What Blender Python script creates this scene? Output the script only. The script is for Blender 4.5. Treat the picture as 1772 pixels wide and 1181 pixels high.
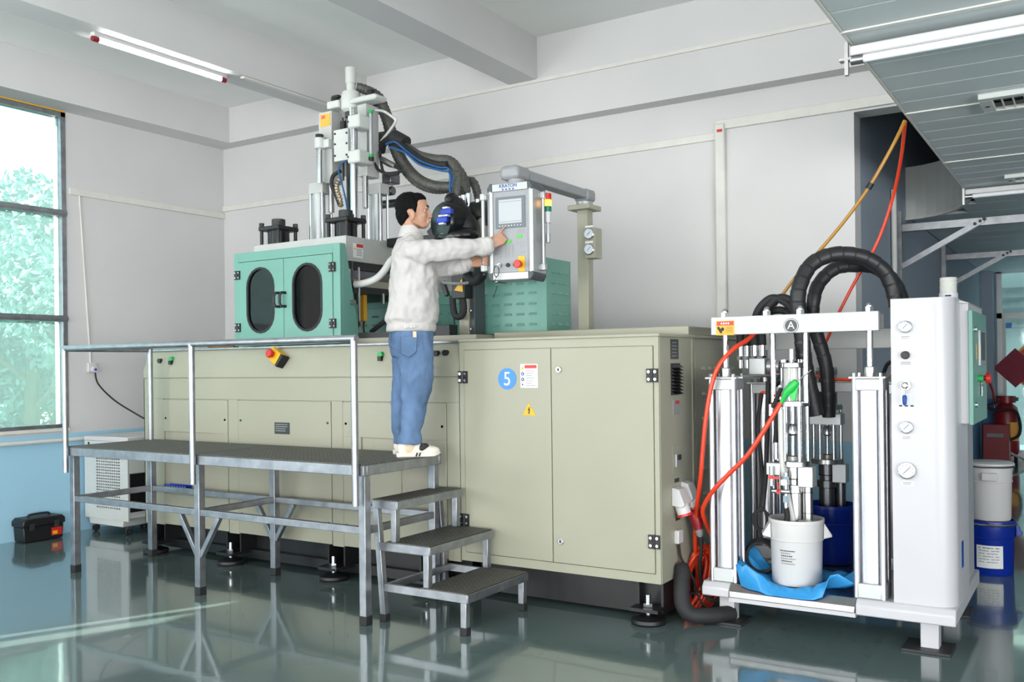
import bpy, bmesh, math, random
from math import sin, cos, pi, radians, atan2, sqrt
from mathutils import Vector, Matrix
random.seed(7)
scene = bpy.context.scene
COL = scene.collection
for _o in list(bpy.data.objects): bpy.data.objects.remove(_o)

# ------------------------------------------------------------------ camera
FPX, HC, YAW, ROLL, CX, HY = 1603.0, 1.53, radians(32.3), 0.012, 886.0, 634.0
_r = Vector((cos(YAW), sin(YAW), 0)); _f = Vector((-sin(YAW), cos(YAW), 0)); _u = Vector((0, 0, 1))
cam = bpy.data.cameras.new('camera'); camo = bpy.data.objects.new('camera', cam); COL.objects.link(camo)
cam.sensor_width = 36.0; cam.lens = FPX * 36.0 / 1772.0; cam.shift_y = (HY - 590.5) / 1772.0
cam.clip_start = 0.05; cam.clip_end = 200
_R = _r * cos(ROLL) - _u * sin(ROLL); _U = _r * sin(ROLL) + _u * cos(ROLL)
m = Matrix((( _R.x, _U.x, -_f.x, 0), (_R.y, _U.y, -_f.y, 0), (_R.z, _U.z, -_f.z, HC), (0, 0, 0, 1)))
camo.matrix_world = m
scene.camera = camo

# ------------------------------------------------------------------ world, sun, fill lights, exposure
w = bpy.data.worlds.new('sky'); scene.world = w; w.use_nodes = True
bg = w.node_tree.nodes['Background']; bg.inputs[0].default_value = (0.80, 0.95, 1.0, 1); bg.inputs[1].default_value = 3.2
def area(name, loc, target, sx, sy, power, col=(1, 1, 1)):
    l = bpy.data.lights.new(name, 'AREA'); l.shape = 'RECTANGLE'; l.size = sx; l.size_y = sy; l.energy = power; l.color = col
    o = bpy.data.objects.new(name, l); COL.objects.link(o); o.location = loc
    o.rotation_euler = (Vector(target) - Vector(loc)).to_track_quat('-Z', 'Y').to_euler(); return o
sun = bpy.data.lights.new('sun', 'SUN'); sun.energy = 26.0; sun.angle = 0.006; sun.color = (1.0, 1.0, 0.86)
suno = bpy.data.objects.new('sun', sun); COL.objects.link(suno); suno.location = (-14, -14, 9)
suno.rotation_euler = Vector((0.40, 0.86, -0.36)).to_track_quat('-Z', 'Y').to_euler()
# unseen fill lights added at the front, the left wall and the right
area('front_fill', (-2.6, -6.7, 1.35), (-2.6, 5, 4.0), 9.5, 2.4, 900, (1.0, 0.99, 0.975))
area('side_fill', (-8.15, -0.7, 2.45), (0, 1.6, 6.0), 3.6, 2.8, 340, (0.97, 0.99, 1.0))
area('right_fill', (5.8, 0.0, 1.5), (-6, 3.2, 7.0), 11.0, 2.8, 1450, (1.0, 0.985, 0.975))
scene.view_settings.view_transform = 'Standard'; scene.view_settings.look = 'None'
scene.view_settings.exposure = -0.27; scene.view_settings.gamma = 1.0; scene.view_settings.use_curve_mapping = False
scene.cycles.caustics_refractive = False; scene.cycles.caustics_reflective = False
scene.cycles.sample_clamp_indirect = 6.0
scene.cycles.use_denoising = True

# ------------------------------------------------------------------ helpers
def at(x, y, Y):
    """point of the plane Y = const that the photograph shows at pixel (x, y)"""
    dx, dy = x - CX, y - HY
    a = dx * cos(ROLL) - dy * sin(ROLL); b = dx * sin(ROLL) + dy * cos(ROLL)
    d = _f * FPX + _r * a - _u * b; t = Y / d.y
    return Vector((0, 0, HC)) + d * t
def lin(c):
    c = c / 255.0
    return c / 12.92 if c <= 0.04045 else ((c + 0.055) / 1.055) ** 2.4
def rgb(r, g, b): return (lin(r), lin(g), lin(b), 1.0)

MATS = {}
def M(name, col, rough=0.5, metal=0.0, var=0.0, scale=6.0, bump=0.0, bscale=80.0, spec=0.5, coat=0.0, emit=0.0, stretch=None, rvar=0.0):
    m = bpy.data.materials.new(name); m.use_nodes = True; nt = m.node_tree; p = nt.nodes['Principled BSDF']
    p.inputs['Base Color'].default_value = col; p.inputs['Roughness'].default_value = rough; p.inputs['Metallic'].default_value = metal
    p.inputs['Specular IOR Level'].default_value = spec; p.inputs['Coat Weight'].default_value = coat
    if emit: p.inputs['Emission Color'].default_value = col; p.inputs['Emission Strength'].default_value = emit
    if var or bump or rvar:
        tc = nt.nodes.new('ShaderNodeTexCoord'); mp = nt.nodes.new('ShaderNodeMapping'); nt.links.new(tc.outputs['Object'], mp.inputs[0])
        if stretch: mp.inputs['Scale'].default_value = stretch
    if var or rvar:
        n = nt.nodes.new('ShaderNodeTexNoise'); n.inputs['Scale'].default_value = scale; n.inputs['Detail'].default_value = 5
        nt.links.new(mp.outputs[0], n.inputs['Vector'])
    if var:
        r = nt.nodes.new('ShaderNodeValToRGB'); k = 1 - var; k2 = 1 + var * 0.6
        r.color_ramp.elements[0].position = 0.3; r.color_ramp.elements[1].position = 0.7
        r.color_ramp.elements[0].color = (col[0] * k, col[1] * k, col[2] * k, 1); r.color_ramp.elements[1].color = (min(1, col[0] * k2), min(1, col[1] * k2), min(1, col[2] * k2), 1)
        nt.links.new(n.outputs[0], r.inputs[0]); nt.links.new(r.outputs[0], p.inputs['Base Color'])
    if rvar:
        mr = nt.nodes.new('ShaderNodeMapRange'); mr.inputs[3].default_value = max(0.02, rough - rvar); mr.inputs[4].default_value = rough + rvar
        nt.links.new(n.outputs[0], mr.inputs[0]); nt.links.new(mr.outputs[0], p.inputs['Roughness'])
    if bump:
        n2 = nt.nodes.new('ShaderNodeTexNoise'); n2.inputs['Scale'].default_value = bscale; n2.inputs['Detail'].default_value = 3
        b = nt.nodes.new('ShaderNodeBump'); b.inputs['Strength'].default_value = bump; b.inputs['Distance'].default_value = 0.01
        nt.links.new(mp.outputs[0], n2.inputs['Vector']); nt.links.new(n2.outputs[0], b.inputs['Height']); nt.links.new(b.outputs[0], p.inputs['Normal'])
    MATS[name] = m; return m

class MB:
    def __init__(s): s.v = []; s.f = []; s.T = None
    def add(s, vs, fs):
        o = len(s.v)
        if s.T is not None: vs = [s.T @ Vector(p) for p in vs]
        s.v += [tuple(p) for p in vs]; s.f += [tuple(i + o for i in f) for f in fs]; return s
    def box(s, a, b):
        x0, y0, z0 = [min(a[i], b[i]) for i in range(3)]; x1, y1, z1 = [max(a[i], b[i]) for i in range(3)]
        return s.add([(x0, y0, z0), (x1, y0, z0), (x1, y1, z0), (x0, y1, z0), (x0, y0, z1), (x1, y0, z1), (x1, y1, z1), (x0, y1, z1)],
                     [(0, 3, 2, 1), (4, 5, 6, 7), (0, 1, 5, 4), (1, 2, 6, 5), (2, 3, 7, 6), (3, 0, 4, 7)])
    def cb(s, c, sz): return s.box([c[i] - sz[i] / 2 for i in range(3)], [c[i] + sz[i] / 2 for i in range(3)])
    def bar(s, p, q, wx, wy, up=(0, 0, 1)):
        p, q = Vector(p), Vector(q); d = (q - p).normalized(); up = Vector(up)
        if abs(d.dot(up)) > 0.95: up = Vector((0, 1, 0))
        a = d.cross(up).normalized() * wx / 2; b = a.cross(d).normalized() * wy / 2
        vs = [p - a - b, p + a - b, p + a + b, p - a + b, q - a - b, q + a - b, q + a + b, q - a + b]
        return s.add(vs, [(0, 3, 2, 1), (4, 5, 6, 7), (0, 1, 5, 4), (1, 2, 6, 5), (2, 3, 7, 6), (3, 0, 4, 7)])
    def cyl(s, p, q, r0, r1=None, n=16):
        p, q = Vector(p), Vector(q); r1 = r0 if r1 is None else r1; d = (q - p).normalized()
        a = d.orthogonal().normalized(); b = d.cross(a)
        vs = [p + (a * cos(2 * pi * i / n) + b * sin(2 * pi * i / n)) * r0 for i in range(n)] + [q + (a * cos(2 * pi * i / n) + b * sin(2 * pi * i / n)) * r1 for i in range(n)]
        fs = [(i, (i + 1) % n, (i + 1) % n + n, i + n) for i in range(n)] + [tuple(range(n - 1, -1, -1)), tuple(range(n, 2 * n))]
        return s.add(vs, fs)
    def tube(s, pts, r, n=8, rr=None, closed=False):
        pts = [Vector(p) for p in pts]; N = len(pts); vs = []; nv = None
        for i, p in enumerate(pts):
            if closed: t = (pts[(i + 1) % N] - pts[i - 1]).normalized()
            else: t = (pts[min(i + 1, N - 1)] - pts[max(i - 1, 0)]).normalized()
            nv = t.orthogonal().normalized() if nv is None else (nv - t * nv.dot(t)).normalized()
            b = t.cross(nv); k = r if rr is None else rr[i]
            vs += [p + (nv * cos(2 * pi * j / n) + b * sin(2 * pi * j / n)) * k for j in range(n)]
        fs = []
        for i in range(N if closed else N - 1):
            i2 = (i + 1) % N
            fs += [(i * n + j, i * n + (j + 1) % n, i2 * n + (j + 1) % n, i2 * n + j) for j in range(n)]
        if not closed: fs += [tuple(range(n - 1, -1, -1)), tuple((N - 1) * n + j for j in range(n))]
        return s.add(vs, fs)
    def lathe(s, prof, o, ax=(0, 0, 1), n=28):
        o = Vector(o); d = Vector(ax).normalized(); a = d.orthogonal().normalized(); b = d.cross(a); vs = []
        for r, h in prof: vs += [o + d * h + (a * cos(2 * pi * j / n) + b * sin(2 * pi * j / n)) * r for j in range(n)]
        fs = []
        for i in range(len(prof) - 1): fs += [(i * n + j, i * n + (j + 1) % n, (i + 1) * n + (j + 1) % n, (i + 1) * n + j) for j in range(n)]
        fs += [tuple(range(n - 1, -1, -1)), tuple((len(prof) - 1) * n + j for j in range(n))]
        return s.add(vs, fs)
    def prism(s, poly, ax, a, b):
        def P(u, v, t): return {'x': (t, u, v), 'y': (u, t, v), 'z': (u, v, t)}[ax]
        n = len(poly); vs = [P(u, v, a) for u, v in poly] + [P(u, v, b) for u, v in poly]
        return s.add(vs, [(i, (i + 1) % n, (i + 1) % n + n, i + n) for i in range(n)] + [tuple(range(n - 1, -1, -1)), tuple(range(n, 2 * n))])
    def ring(s, outer, inner, ax, a, b):
        """prism with a hole: outer and inner polygons of equal length"""
        def P(u, v, t): return {'x': (t, u, v), 'y': (u, t, v), 'z': (u, v, t)}[ax]
        n = len(outer); vs = [P(u, v, a) for u, v in outer] + [P(u, v, a) for u, v in inner] + [P(u, v, b) for u, v in outer] + [P(u, v, b) for u, v in inner]
        fs = []
        for i in range(n):
            j = (i + 1) % n
            fs += [(i, j, n + j, n + i), (2 * n + i, 3 * n + i, 3 * n + j, 2 * n + j), (i, 2 * n + i, 2 * n + j, j), (n + i, n + j, 3 * n + j, 3 * n + i)]
        return s.add(vs, fs)
    def ball(s, c, r, nu=16, nv=10):
        c = Vector(c); r = (r, r, r) if isinstance(r, (int, float)) else r; vs = [c + Vector((0, 0, r[2]))]
        for i in range(1, nv):
            th = pi * i / nv
            vs += [c + Vector((r[0] * sin(th) * cos(2 * pi * j / nu), r[1] * sin(th) * sin(2 * pi * j / nu), r[2] * cos(th))) for j in range(nu)]
        vs.append(c - Vector((0, 0, r[2]))); L = len(vs) - 1; fs = [(0, 1 + j, 1 + (j + 1) % nu) for j in range(nu)]
        for i in range(nv - 2): fs += [(1 + i * nu + j, 1 + (i + 1) * nu + j, 1 + (i + 1) * nu + (j + 1) % nu, 1 + i * nu + (j + 1) % nu) for j in range(nu)]
        fs += [(L, 1 + (nv - 2) * nu + (j + 1) % nu, 1 + (nv - 2) * nu + j) for j in range(nu)]
        return s.add(vs, fs)

def origin_of(p):
    o = Vector((0, 0, 0))
    while p is not None: o += p.location; p = p.parent
    return o
def build(mb, name, mat, parent=None, bevel=0.0, smooth=35, label=None, cat=None, group=None, kind=None, local=False, seg=2):
    me = bpy.data.meshes.new(name); o = bpy.data.objects.new(name, me); COL.objects.link(o)
    vs = mb.v
    if parent is not None:
        o.parent = parent
        if not local:
            k = origin_of(parent); vs = [(v[0] - k.x, v[1] - k.y, v[2] - k.z) for v in vs]
    me.from_pydata(vs, [], mb.f)
    bm = bmesh.new(); bm.from_mesh(me); bmesh.ops.recalc_face_normals(bm, faces=bm.faces); bm.to_mesh(me); bm.free()
    me.materials.append(MATS[mat] if isinstance(mat, str) else mat)
    if smooth:
        me.polygons.foreach_set('use_smooth', [True] * len(me.polygons)); me.set_sharp_from_angle(angle=radians(smooth))
    if bevel:
        b = o.modifiers.new('bevel', 'BEVEL'); b.width = bevel; b.segments = seg; b.limit_method = 'ANGLE'; b.angle_limit = radians(40); b.harden_normals = False
    tag(o, label, cat, group, kind); return o
def tag(o, label=None, cat=None, group=None, kind=None):
    for k, v in (('label', label), ('category', cat), ('group', group), ('kind', kind)):
        if v: o[k] = v
    return o
def thing(name, label, cat, loc, rz=0, group=None):
    o = bpy.data.objects.new(name, None); COL.objects.link(o); o.location = loc; o.rotation_euler = (0, 0, rz); o.empty_display_size = 0.1
    return tag(o, label, cat, group)
def struct(mb, name, mat, label=None, **k): return build(mb, name, mat, label=label, kind='structure', **k)
def spline(pts, n=8, closed=False):
    P = [Vector(p) for p in pts]; out = []; N = len(P)
    for i in range(N if closed else N - 1):
        if closed: a, b, c, d = P[i - 1], P[i], P[(i + 1) % N], P[(i + 2) % N]
        else: a, b, c, d = P[max(i - 1, 0)], P[i], P[i + 1], P[min(i + 2, N - 1)]
        for k in range(n):
            t = k / n
            out.append(0.5 * ((2 * b) + (c - a) * t + (2 * a - 5 * b + 4 * c - d) * t * t + (3 * b - a - 3 * c + d) * t ** 3))
    if not closed: out.append(P[-1])
    return out
def hose(name, pts, r, mat, parent=None, n=10, k=10, ribs=0.0, pitch=0.02, **kw):
    pts = spline(pts, k)
    if ribs:
        # resample to the rib pitch so that every second ring is narrow
        L = [0]
        for i in range(1, len(pts)): L.append(L[-1] + (pts[i] - pts[i - 1]).length)
        cnt = max(8, int(L[-1] / pitch * 2)); res = []; j = 0
        for i in range(cnt + 1):
            d = L[-1] * i / cnt
            while j < len(L) - 2 and L[j + 1] < d: j += 1
            t = (d - L[j]) / max(1e-6, L[j + 1] - L[j]); res.append(pts[j].lerp(pts[j + 1], t))
        pts = res; rr = [r * (1 - ribs * (i % 2)) for i in range(len(pts))]
    else: rr = None
    return build(MB().tube(pts, r, n, rr), name, mat, parent, smooth=60, **kw)
def text(name, s, mat, parent, loc, size, rot=(pi / 2, 0, 0), ext=0.0008, align='CENTER', local=False, label=None, bold=0.0, sx=1.0):
    cu = bpy.data.curves.new(name, 'FONT'); cu.body = s; cu.size = size; cu.extrude = ext; cu.align_x = align; cu.align_y = 'CENTER'; cu.offset = bold
    t = bpy.data.objects.new(name, cu); COL.objects.link(t)
    dg = bpy.context.evaluated_depsgraph_get(); me = bpy.data.meshes.new_from_object(t.evaluated_get(dg)); bpy.data.objects.remove(t)
    o = bpy.data.objects.new(name, me); COL.objects.link(o); o.parent = parent
    me.transform(Matrix.Diagonal((sx, 1, 1, 1)))
    from mathutils import Euler
    me.transform(Euler(rot).to_matrix().to_4x4()); k = Vector(loc) - (Vector() if local else origin_of(parent)); me.transform(Matrix.Translation(k))
    me.materials.clear(); me.materials.append(MATS[mat])
    if label: o['label'] = label
    return o
def stadium(cx, cz, hw, hh, n=10):
    """rounded-end vertical slot outline"""
    out = []
    for i in range(n + 1): a = pi * i / n; out.append((cx + hw * cos(a), cz + (hh - hw) + hw * sin(a)))
    for i in range(n + 1): a = pi + pi * i / n; out.append((cx + hw * cos(a), cz - (hh - hw) + hw * sin(a)))
    return out
def rect_like(poly, x0, z0, x1, z1):
    """project a slot outline radially onto a rectangle so that both have the same count"""
    cx = sum(p[0] for p in poly) / len(poly); cz = sum(p[1] for p in poly) / len(poly); out = []
    for x, z in poly:
        dx, dz = x - cx, z - cz; t = 1e9
        if dx > 1e-9: t = min(t, (x1 - cx) / dx)
        if dx < -1e-9: t = min(t, (x0 - cx) / dx)
        if dz > 1e-9: t = min(t, (z1 - cz) / dz)
        if dz < -1e-9: t = min(t, (z0 - cz) / dz)
        out.append([cx + dx * t, cz + dz * t])
    for c in ((x0, z0), (x1, z0), (x1, z1), (x0, z1)):
        k = min(range(len(out)), key=lambda i: (out[i][0] - c[0]) ** 2 + (out[i][1] - c[1]) ** 2); out[k] = list(c)
    return out

# ------------------------------------------------------------------ materials
M('wall_paint', rgb(214, 214, 214), 0.75, var=0.03, scale=1.5, bump=0.05, bscale=40)
M('ceiling_paint', rgb(244, 246, 244), 0.8, var=0.03, scale=1.2)
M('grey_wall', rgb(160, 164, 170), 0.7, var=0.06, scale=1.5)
M('conduit_white', rgb(222, 222, 216), 0.5, var=0.05, scale=9)
M('cream', rgb(164, 164, 146), 0.38, var=0.03, scale=2.5, spec=0.45)
M('cream_dark', rgb(166, 163, 147), 0.45, var=0.03, scale=3)
M('teal', rgb(112, 164, 151), 0.38, var=0.03, scale=3)
M('machine_grey', rgb(190, 193, 191), 0.42, var=0.04, scale=8)
M('machine_white', rgb(208, 212, 209), 0.4, var=0.03, scale=10)
M('pure_white', rgb(198, 198, 203), 0.3, var=0.015, scale=3)
M('chrome', rgb(205, 208, 212), 0.16, 1.0)
M('steel', rgb(178, 178, 178), 0.3, 1.0, var=0.1, scale=14, rvar=0.08)
M('dark_steel', rgb(110, 112, 116), 0.35, 1.0, var=0.15, scale=12)
M('galvanized', rgb(156, 159, 164), 0.40, 0.85, var=0.22, scale=14, rvar=0.1)
M('aluminium', rgb(196, 197, 202), 0.32, 0.9, var=0.03, scale=4, stretch=(8, 8, 0.3))
M('satin_aluminium', rgb(182, 186, 187), 0.42, 0.55, var=0.04, scale=5)
M('black', rgb(22, 23, 25), 0.45, var=0.2, scale=8)
M('black_gloss', rgb(16, 17, 20), 0.22)
M('black_rubber', rgb(34, 35, 37), 0.7, var=0.15, scale=20)
M('hose_mesh', rgb(92, 92, 88), 0.5, 0.2, var=0.45, scale=60)
M('spiral_wrap', rgb(38, 39, 42), 0.45, var=0.12, scale=30)
M('dark_plastic', rgb(70, 76, 80), 0.45)
M('anthracite', rgb(48, 48, 50), 0.5, var=0.15, scale=10)
M('orange_hose', rgb(226, 64, 30), 0.32, spec=0.6)
M('brown_hose', rgb(176, 126, 44), 0.3, spec=0.6)
M('red', rgb(206, 42, 36), 0.35)
M('dark_red', rgb(140, 22, 34), 0.38, var=0.1, scale=6)
M('maroon', rgb(140, 28, 54), 0.6, var=0.12, scale=8)
M('yellow', rgb(236, 180, 30), 0.4)
M('label_orange', rgb(240, 178, 44), 0.4)
M('blue', rgb(28, 66, 190), 0.35)
M('air_blue', rgb(24, 84, 140), 0.35)
M('dot_blue', rgb(64, 140, 215), 0.4)
M('drum_blue', rgb(10, 44, 150), 0.32, var=0.06, scale=6)
M('green', rgb(40, 170, 90), 0.4)
M('gun_green', rgb(40, 190, 84), 0.35)
M('button_green', rgb(84, 186, 74), 0.4)
M('white_plastic', rgb(212, 212, 212), 0.35)
M('ink', rgb(46, 48, 50), 0.6)
M('ink_grey', rgb(140, 142, 144), 0.6)
M('logo_blue', rgb(20, 70, 150), 0.5)
M('nameplate', rgb(62, 68, 66), 0.35, 0.3, var=0.25, scale=60)
M('panel_grey', rgb(152, 155, 159), 0.45, 0.1, var=0.02)
M('bezel', rgb(104, 114, 120), 0.45)
M('screen', rgb(180, 186, 190), 0.3, emit=0.06)
M('gauge_face', rgb(214, 222, 232), 0.3)
M('tread', rgb(104, 103, 98), 0.6, 0.4, var=0.25, scale=26, bump=0.5, bscale=120)
M('gold_scrap', rgb(196, 184, 160), 0.35, 0.8, var=0.5, scale=60, bump=0.8, bscale=90)
M('brown_board', rgb(132, 88, 52), 0.6, var=0.2)
M('skin', rgb(188, 144, 120), 0.5, var=0.06, scale=14, spec=0.35)
M('lips', rgb(176, 104, 92), 0.45)
M('hair', rgb(6, 6, 7), 0.7, var=0.3, scale=90, bump=0.5, bscale=260, spec=0.15)
M('jacket', rgb(196, 193, 192), 0.85, var=0.025, scale=9, bump=0.25, bscale=34, spec=0.2)
M('denim', rgb(100, 126, 162), 0.85, var=0.32, scale=7, bump=0.5, bscale=26, stretch=(1, 1, .55), spec=0.15)
M('denim_dark', rgb(66, 98, 148), 0.85, var=0.15, scale=30, spec=0.15)
M('shoe_white', rgb(232, 226, 216), 0.6)
M('shoe_cream', rgb(226, 206, 176), 0.6)
M('shoe_black', rgb(44, 42, 46), 0.7)
M('eye_white', rgb(230, 226, 222), 0.3)
M('leaf', rgb(120, 152, 148), 0.7, var=0.2, scale=3)
M('bark', rgb(110, 96, 80), 0.8)
M('ground', rgb(150, 160, 140), 0.9, var=0.2, scale=1)
M('foil', rgb(150, 150, 150), 0.4, 0.6, var=0.5, scale=140)
M('lamp_tube', (1.0, 0.99, 0.97, 1), 0.4, emit=45.0)
M('tube_off', rgb(236, 238, 242), 0.35)
M('signal_red', rgb(206, 34, 26), 0.25)
M('signal_amber', rgb(255, 176, 60), 0.25, emit=5.0)
M('signal_green', rgb(14, 120, 92), 0.25)
M('clear_grey', rgb(206, 208, 204), 0.2)
M('paper_white', rgb(236, 238, 238), 0.6)

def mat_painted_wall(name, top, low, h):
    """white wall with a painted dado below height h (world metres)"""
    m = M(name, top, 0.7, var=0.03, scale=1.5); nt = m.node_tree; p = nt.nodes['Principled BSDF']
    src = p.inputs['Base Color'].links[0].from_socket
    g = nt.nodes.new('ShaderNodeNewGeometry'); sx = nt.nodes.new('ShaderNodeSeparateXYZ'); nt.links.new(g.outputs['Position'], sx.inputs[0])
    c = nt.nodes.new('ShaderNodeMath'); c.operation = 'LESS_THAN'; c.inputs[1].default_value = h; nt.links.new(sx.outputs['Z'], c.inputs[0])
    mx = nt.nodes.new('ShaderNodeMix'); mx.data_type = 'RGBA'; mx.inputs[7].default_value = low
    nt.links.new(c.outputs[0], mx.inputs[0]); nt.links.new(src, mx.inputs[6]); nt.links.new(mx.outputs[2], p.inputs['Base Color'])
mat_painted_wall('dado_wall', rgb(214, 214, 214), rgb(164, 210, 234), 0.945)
mat_painted_wall('dado_grey', rgb(150, 162, 176), rgb(84, 132, 170), 0.945)  # greyer copy of the dado paint; the passage wall's shade is in the colour

def mat_floor():
    m = M('epoxy_floor', rgb(98, 116, 115), 0.12, var=0.10, scale=0.9, spec=0.6, rvar=0.05); nt = m.node_tree; p = nt.nodes['Principled BSDF']
    p.inputs['Coat Weight'].default_value = 0.55; p.inputs['Coat Roughness'].default_value = 0.04
    tc = nt.nodes.new('ShaderNodeTexCoord'); n = nt.nodes.new('ShaderNodeTexNoise'); n.inputs['Scale'].default_value = 2.2; n.inputs['Detail'].default_value = 2
    b = nt.nodes.new('ShaderNodeBump'); b.inputs['Strength'].default_value = 0.05; b.inputs['Distance'].default_value = 0.03
    nt.links.new(tc.outputs['Object'], n.inputs[0]); nt.links.new(n.outputs[0], b.inputs['Height'])
    nt.links.new(b.outputs[0], p.inputs['Normal']); nt.links.new(b.outputs[0], p.inputs['Coat Normal'])
mat_floor()
def mat_tread():
    """raised-bar tread plate: short bars crossing at right angles"""
    m = MATS['tread']; nt = m.node_tree; p = nt.nodes['Principled BSDF']; tc = nt.nodes.new('ShaderNodeTexCoord')
    br = nt.nodes.new('ShaderNodeTexBrick'); br.inputs['Scale'].default_value = 14; br.inputs['Mortar Size'].default_value = 0.05
    br.inputs['Color1'].default_value = rgb(112, 111, 106); br.inputs['Color2'].default_value = rgb(92, 91, 88); br.inputs['Mortar'].default_value = rgb(66, 65, 62)
    mp = nt.nodes.new('ShaderNodeMapping'); mp.inputs['Rotation'].default_value = (0, 0, pi / 2)
    nt.links.new(tc.outputs['Object'], mp.inputs[0]); nt.links.new(mp.outputs[0], br.inputs['Vector'])
    nt.links.new(br.outputs['Color'], p.inputs['Base Color'])
    b = nt.nodes.new('ShaderNodeBump'); b.inputs['Strength'].default_value = 0.6; b.inputs['Distance'].default_value = 0.004; b.invert = True
    nt.links.new(br.outputs['Fac'], b.inputs['Height']); nt.links.new(b.outputs[0], p.inputs['Normal'])
mat_tread()
def mat_shader(name, fn):
    m = bpy.data.materials.new(name); m.use_nodes = True; nt = m.node_tree
    for n in list(nt.nodes):
        if n.type != 'OUTPUT_MATERIAL': nt.nodes.remove(n)
    out = next(n for n in nt.nodes if n.type == 'OUTPUT_MATERIAL'); nt.links.new(fn(nt), out.inputs[0]); MATS[name] = m
def _frosted(nt):
    t = nt.nodes.new('ShaderNodeBsdfTranslucent'); t.inputs[0].default_value = (0.60, 0.80, 0.80, 1)
    r = nt.nodes.new('ShaderNodeBsdfRefraction'); r.inputs['Color'].default_value = (0.86, 0.985, 0.975, 1); r.inputs['Roughness'].default_value = 0.08; r.inputs['IOR'].default_value = 1.0
    gl = nt.nodes.new('ShaderNodeBsdfGlossy'); gl.inputs['Roughness'].default_value = 0.1
    a = nt.nodes.new('ShaderNodeMixShader'); a.inputs[0].default_value = 0.82; nt.links.new(t.outputs[0], a.inputs[1]); nt.links.new(r.outputs[0], a.inputs[2])
    b = nt.nodes.new('ShaderNodeMixShader'); b.inputs[0].default_value = 0.04; nt.links.new(a.outputs[0], b.inputs[1]); nt.links.new(gl.outputs[0], b.inputs[2])
    return b.outputs[0]
mat_shader('frosted_glass', _frosted)
def _tint(col, k):
    def fn(nt):
        t = nt.nodes.new('ShaderNodeBsdfTransparent'); t.inputs[0].default_value = col
        g = nt.nodes.new('ShaderNodeBsdfGlossy'); g.inputs['Roughness'].default_value = 0.05
        a = nt.nodes.new('ShaderNodeMixShader'); a.inputs[0].default_value = k; nt.links.new(t.outputs[0], a.inputs[1]); nt.links.new(g.outputs[0], a.inputs[2])
        return a.outputs[0]
    return fn
mat_shader('smoked_acrylic', _tint((0.12, 0.085, 0.04, 1), 0.05))
mat_shader('door_glass', _tint((0.62, 0.74, 0.74, 1), 0.12))
def _film(nt):
    p = nt.nodes.new('ShaderNodeBsdfPrincipled'); p.inputs['Base Color'].default_value = rgb(70, 180, 245); p.inputs['Roughness'].default_value = 0.3
    tr = nt.nodes.new('ShaderNodeBsdfTranslucent'); tr.inputs[0].default_value = rgb(90, 190, 250)
    a = nt.nodes.new('ShaderNodeMixShader'); a.inputs[0].default_value = 0.35; nt.links.new(p.outputs[0], a.inputs[1]); nt.links.new(tr.outputs[0], a.inputs[2]); return a.outputs[0]
mat_shader('blue_film', _film)

# ================================================================== THE ROOM
XL, YB, ZC = -8.28, 7.08, 4.38
struct(MB().box((-8.5, -7, -0.1), (6, 16.4, 0)), 'floor', 'epoxy_floor', 'glossy grey-green epoxy workshop floor')
wl = MB()
WY0, WY1, WZ0, WZ1 = 1.9, 5.19, 1.0, 3.99
GY0, GY1, GZ1 = -4.7, -3.0, 3.3      # unseen opening added for the sun streaks; its boards leave two slits
for a, b in (((-8.48, -7, 0), (XL, GY0, ZC)), ((-8.48, GY0, 0), (XL, GY1, 1.0)), ((-8.48, GY0, GZ1), (XL, GY1, ZC)), ((-8.48, GY1, 0), (XL, WY0, ZC)),
             ((-8.48, WY0, 0), (XL, WY1, WZ0)), ((-8.48, WY0, WZ1), (XL, WY1, ZC)), ((-8.48, WY1, 0), (XL, YB + .2, ZC))): wl.box(a, b)
struct(wl, 'wall_left', 'dado_wall', 'white wall with pale blue dado below the tall window')
struct(MB().box((XL, YB, 0), (-1.49, YB + .2, ZC)).box((-1.49, YB, 3.36), (6, YB + .2, ZC)), 'wall_back', 'dado_wall', 'white back wall behind the moulding machine')
struct(MB().box((-1.69, YB + .2, 0), (-1.49, 16.2, ZC)), 'wall_passage', 'dado_grey', 'side wall of the passage with shade painted into its grey')
struct(MB().box((-8.5, -7.2, 0), (6, -7, ZC)), 'wall_front', 'wall_paint', 'white front wall')
struct(MB().box((6, -7.2, 0), (6.2, 16.4, ZC)), 'wall_right', 'dado_wall', 'white right wall')
struct(MB().box((-8.5, -7.2, ZC), (6.2, 16.4, ZC + .15)), 'ceiling', 'ceiling_paint', 'white painted concrete ceiling')
n = [0]
def trim(mb, mat, label, **k):
    n[0] += 1; return struct(mb, 'trim_%d' % n[0], mat, label, **k)
trim(MB().box((XL, -7, 4.0), (-7.97, YB, ZC)), 'wall_paint', 'concrete beam along the window wall')
trim(MB().box((-7.97, 6.90, 4.0), (-6.16, YB, ZC)), 'wall_paint', 'shallow beam at the back left corner')
trim(MB().box((-6.16, 6.92, 3.645), (6, YB, ZC)), 'wall_paint', 'deep concrete beam along the back wall')
trim(MB().box((-6.30, -7, 4.0), (-6.02, 6.92, ZC)), 'wall_paint', 'ceiling beam that carries the lit tube')
trim(MB().box((-4.36, -7, 4.01), (-4.08, 6.92, ZC)), 'wall_paint', 'ceiling beam above the moulding machine')
trim(MB().box((XL + .001, 5.22, 3.22), (XL + .022, YB, 3.285)).box((XL + .001, YB - .022, 3.30), (-2.53, YB - .001, 3.36)), 'conduit_white', 'white cable trunking along the corner walls', bevel=.004)
trim(MB().box((-2.53, YB - .03, 3.375), (-0.9, YB - .001, 3.45)), 'conduit_white', 'wide white cable trunking above the passage', bevel=.004)
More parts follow.
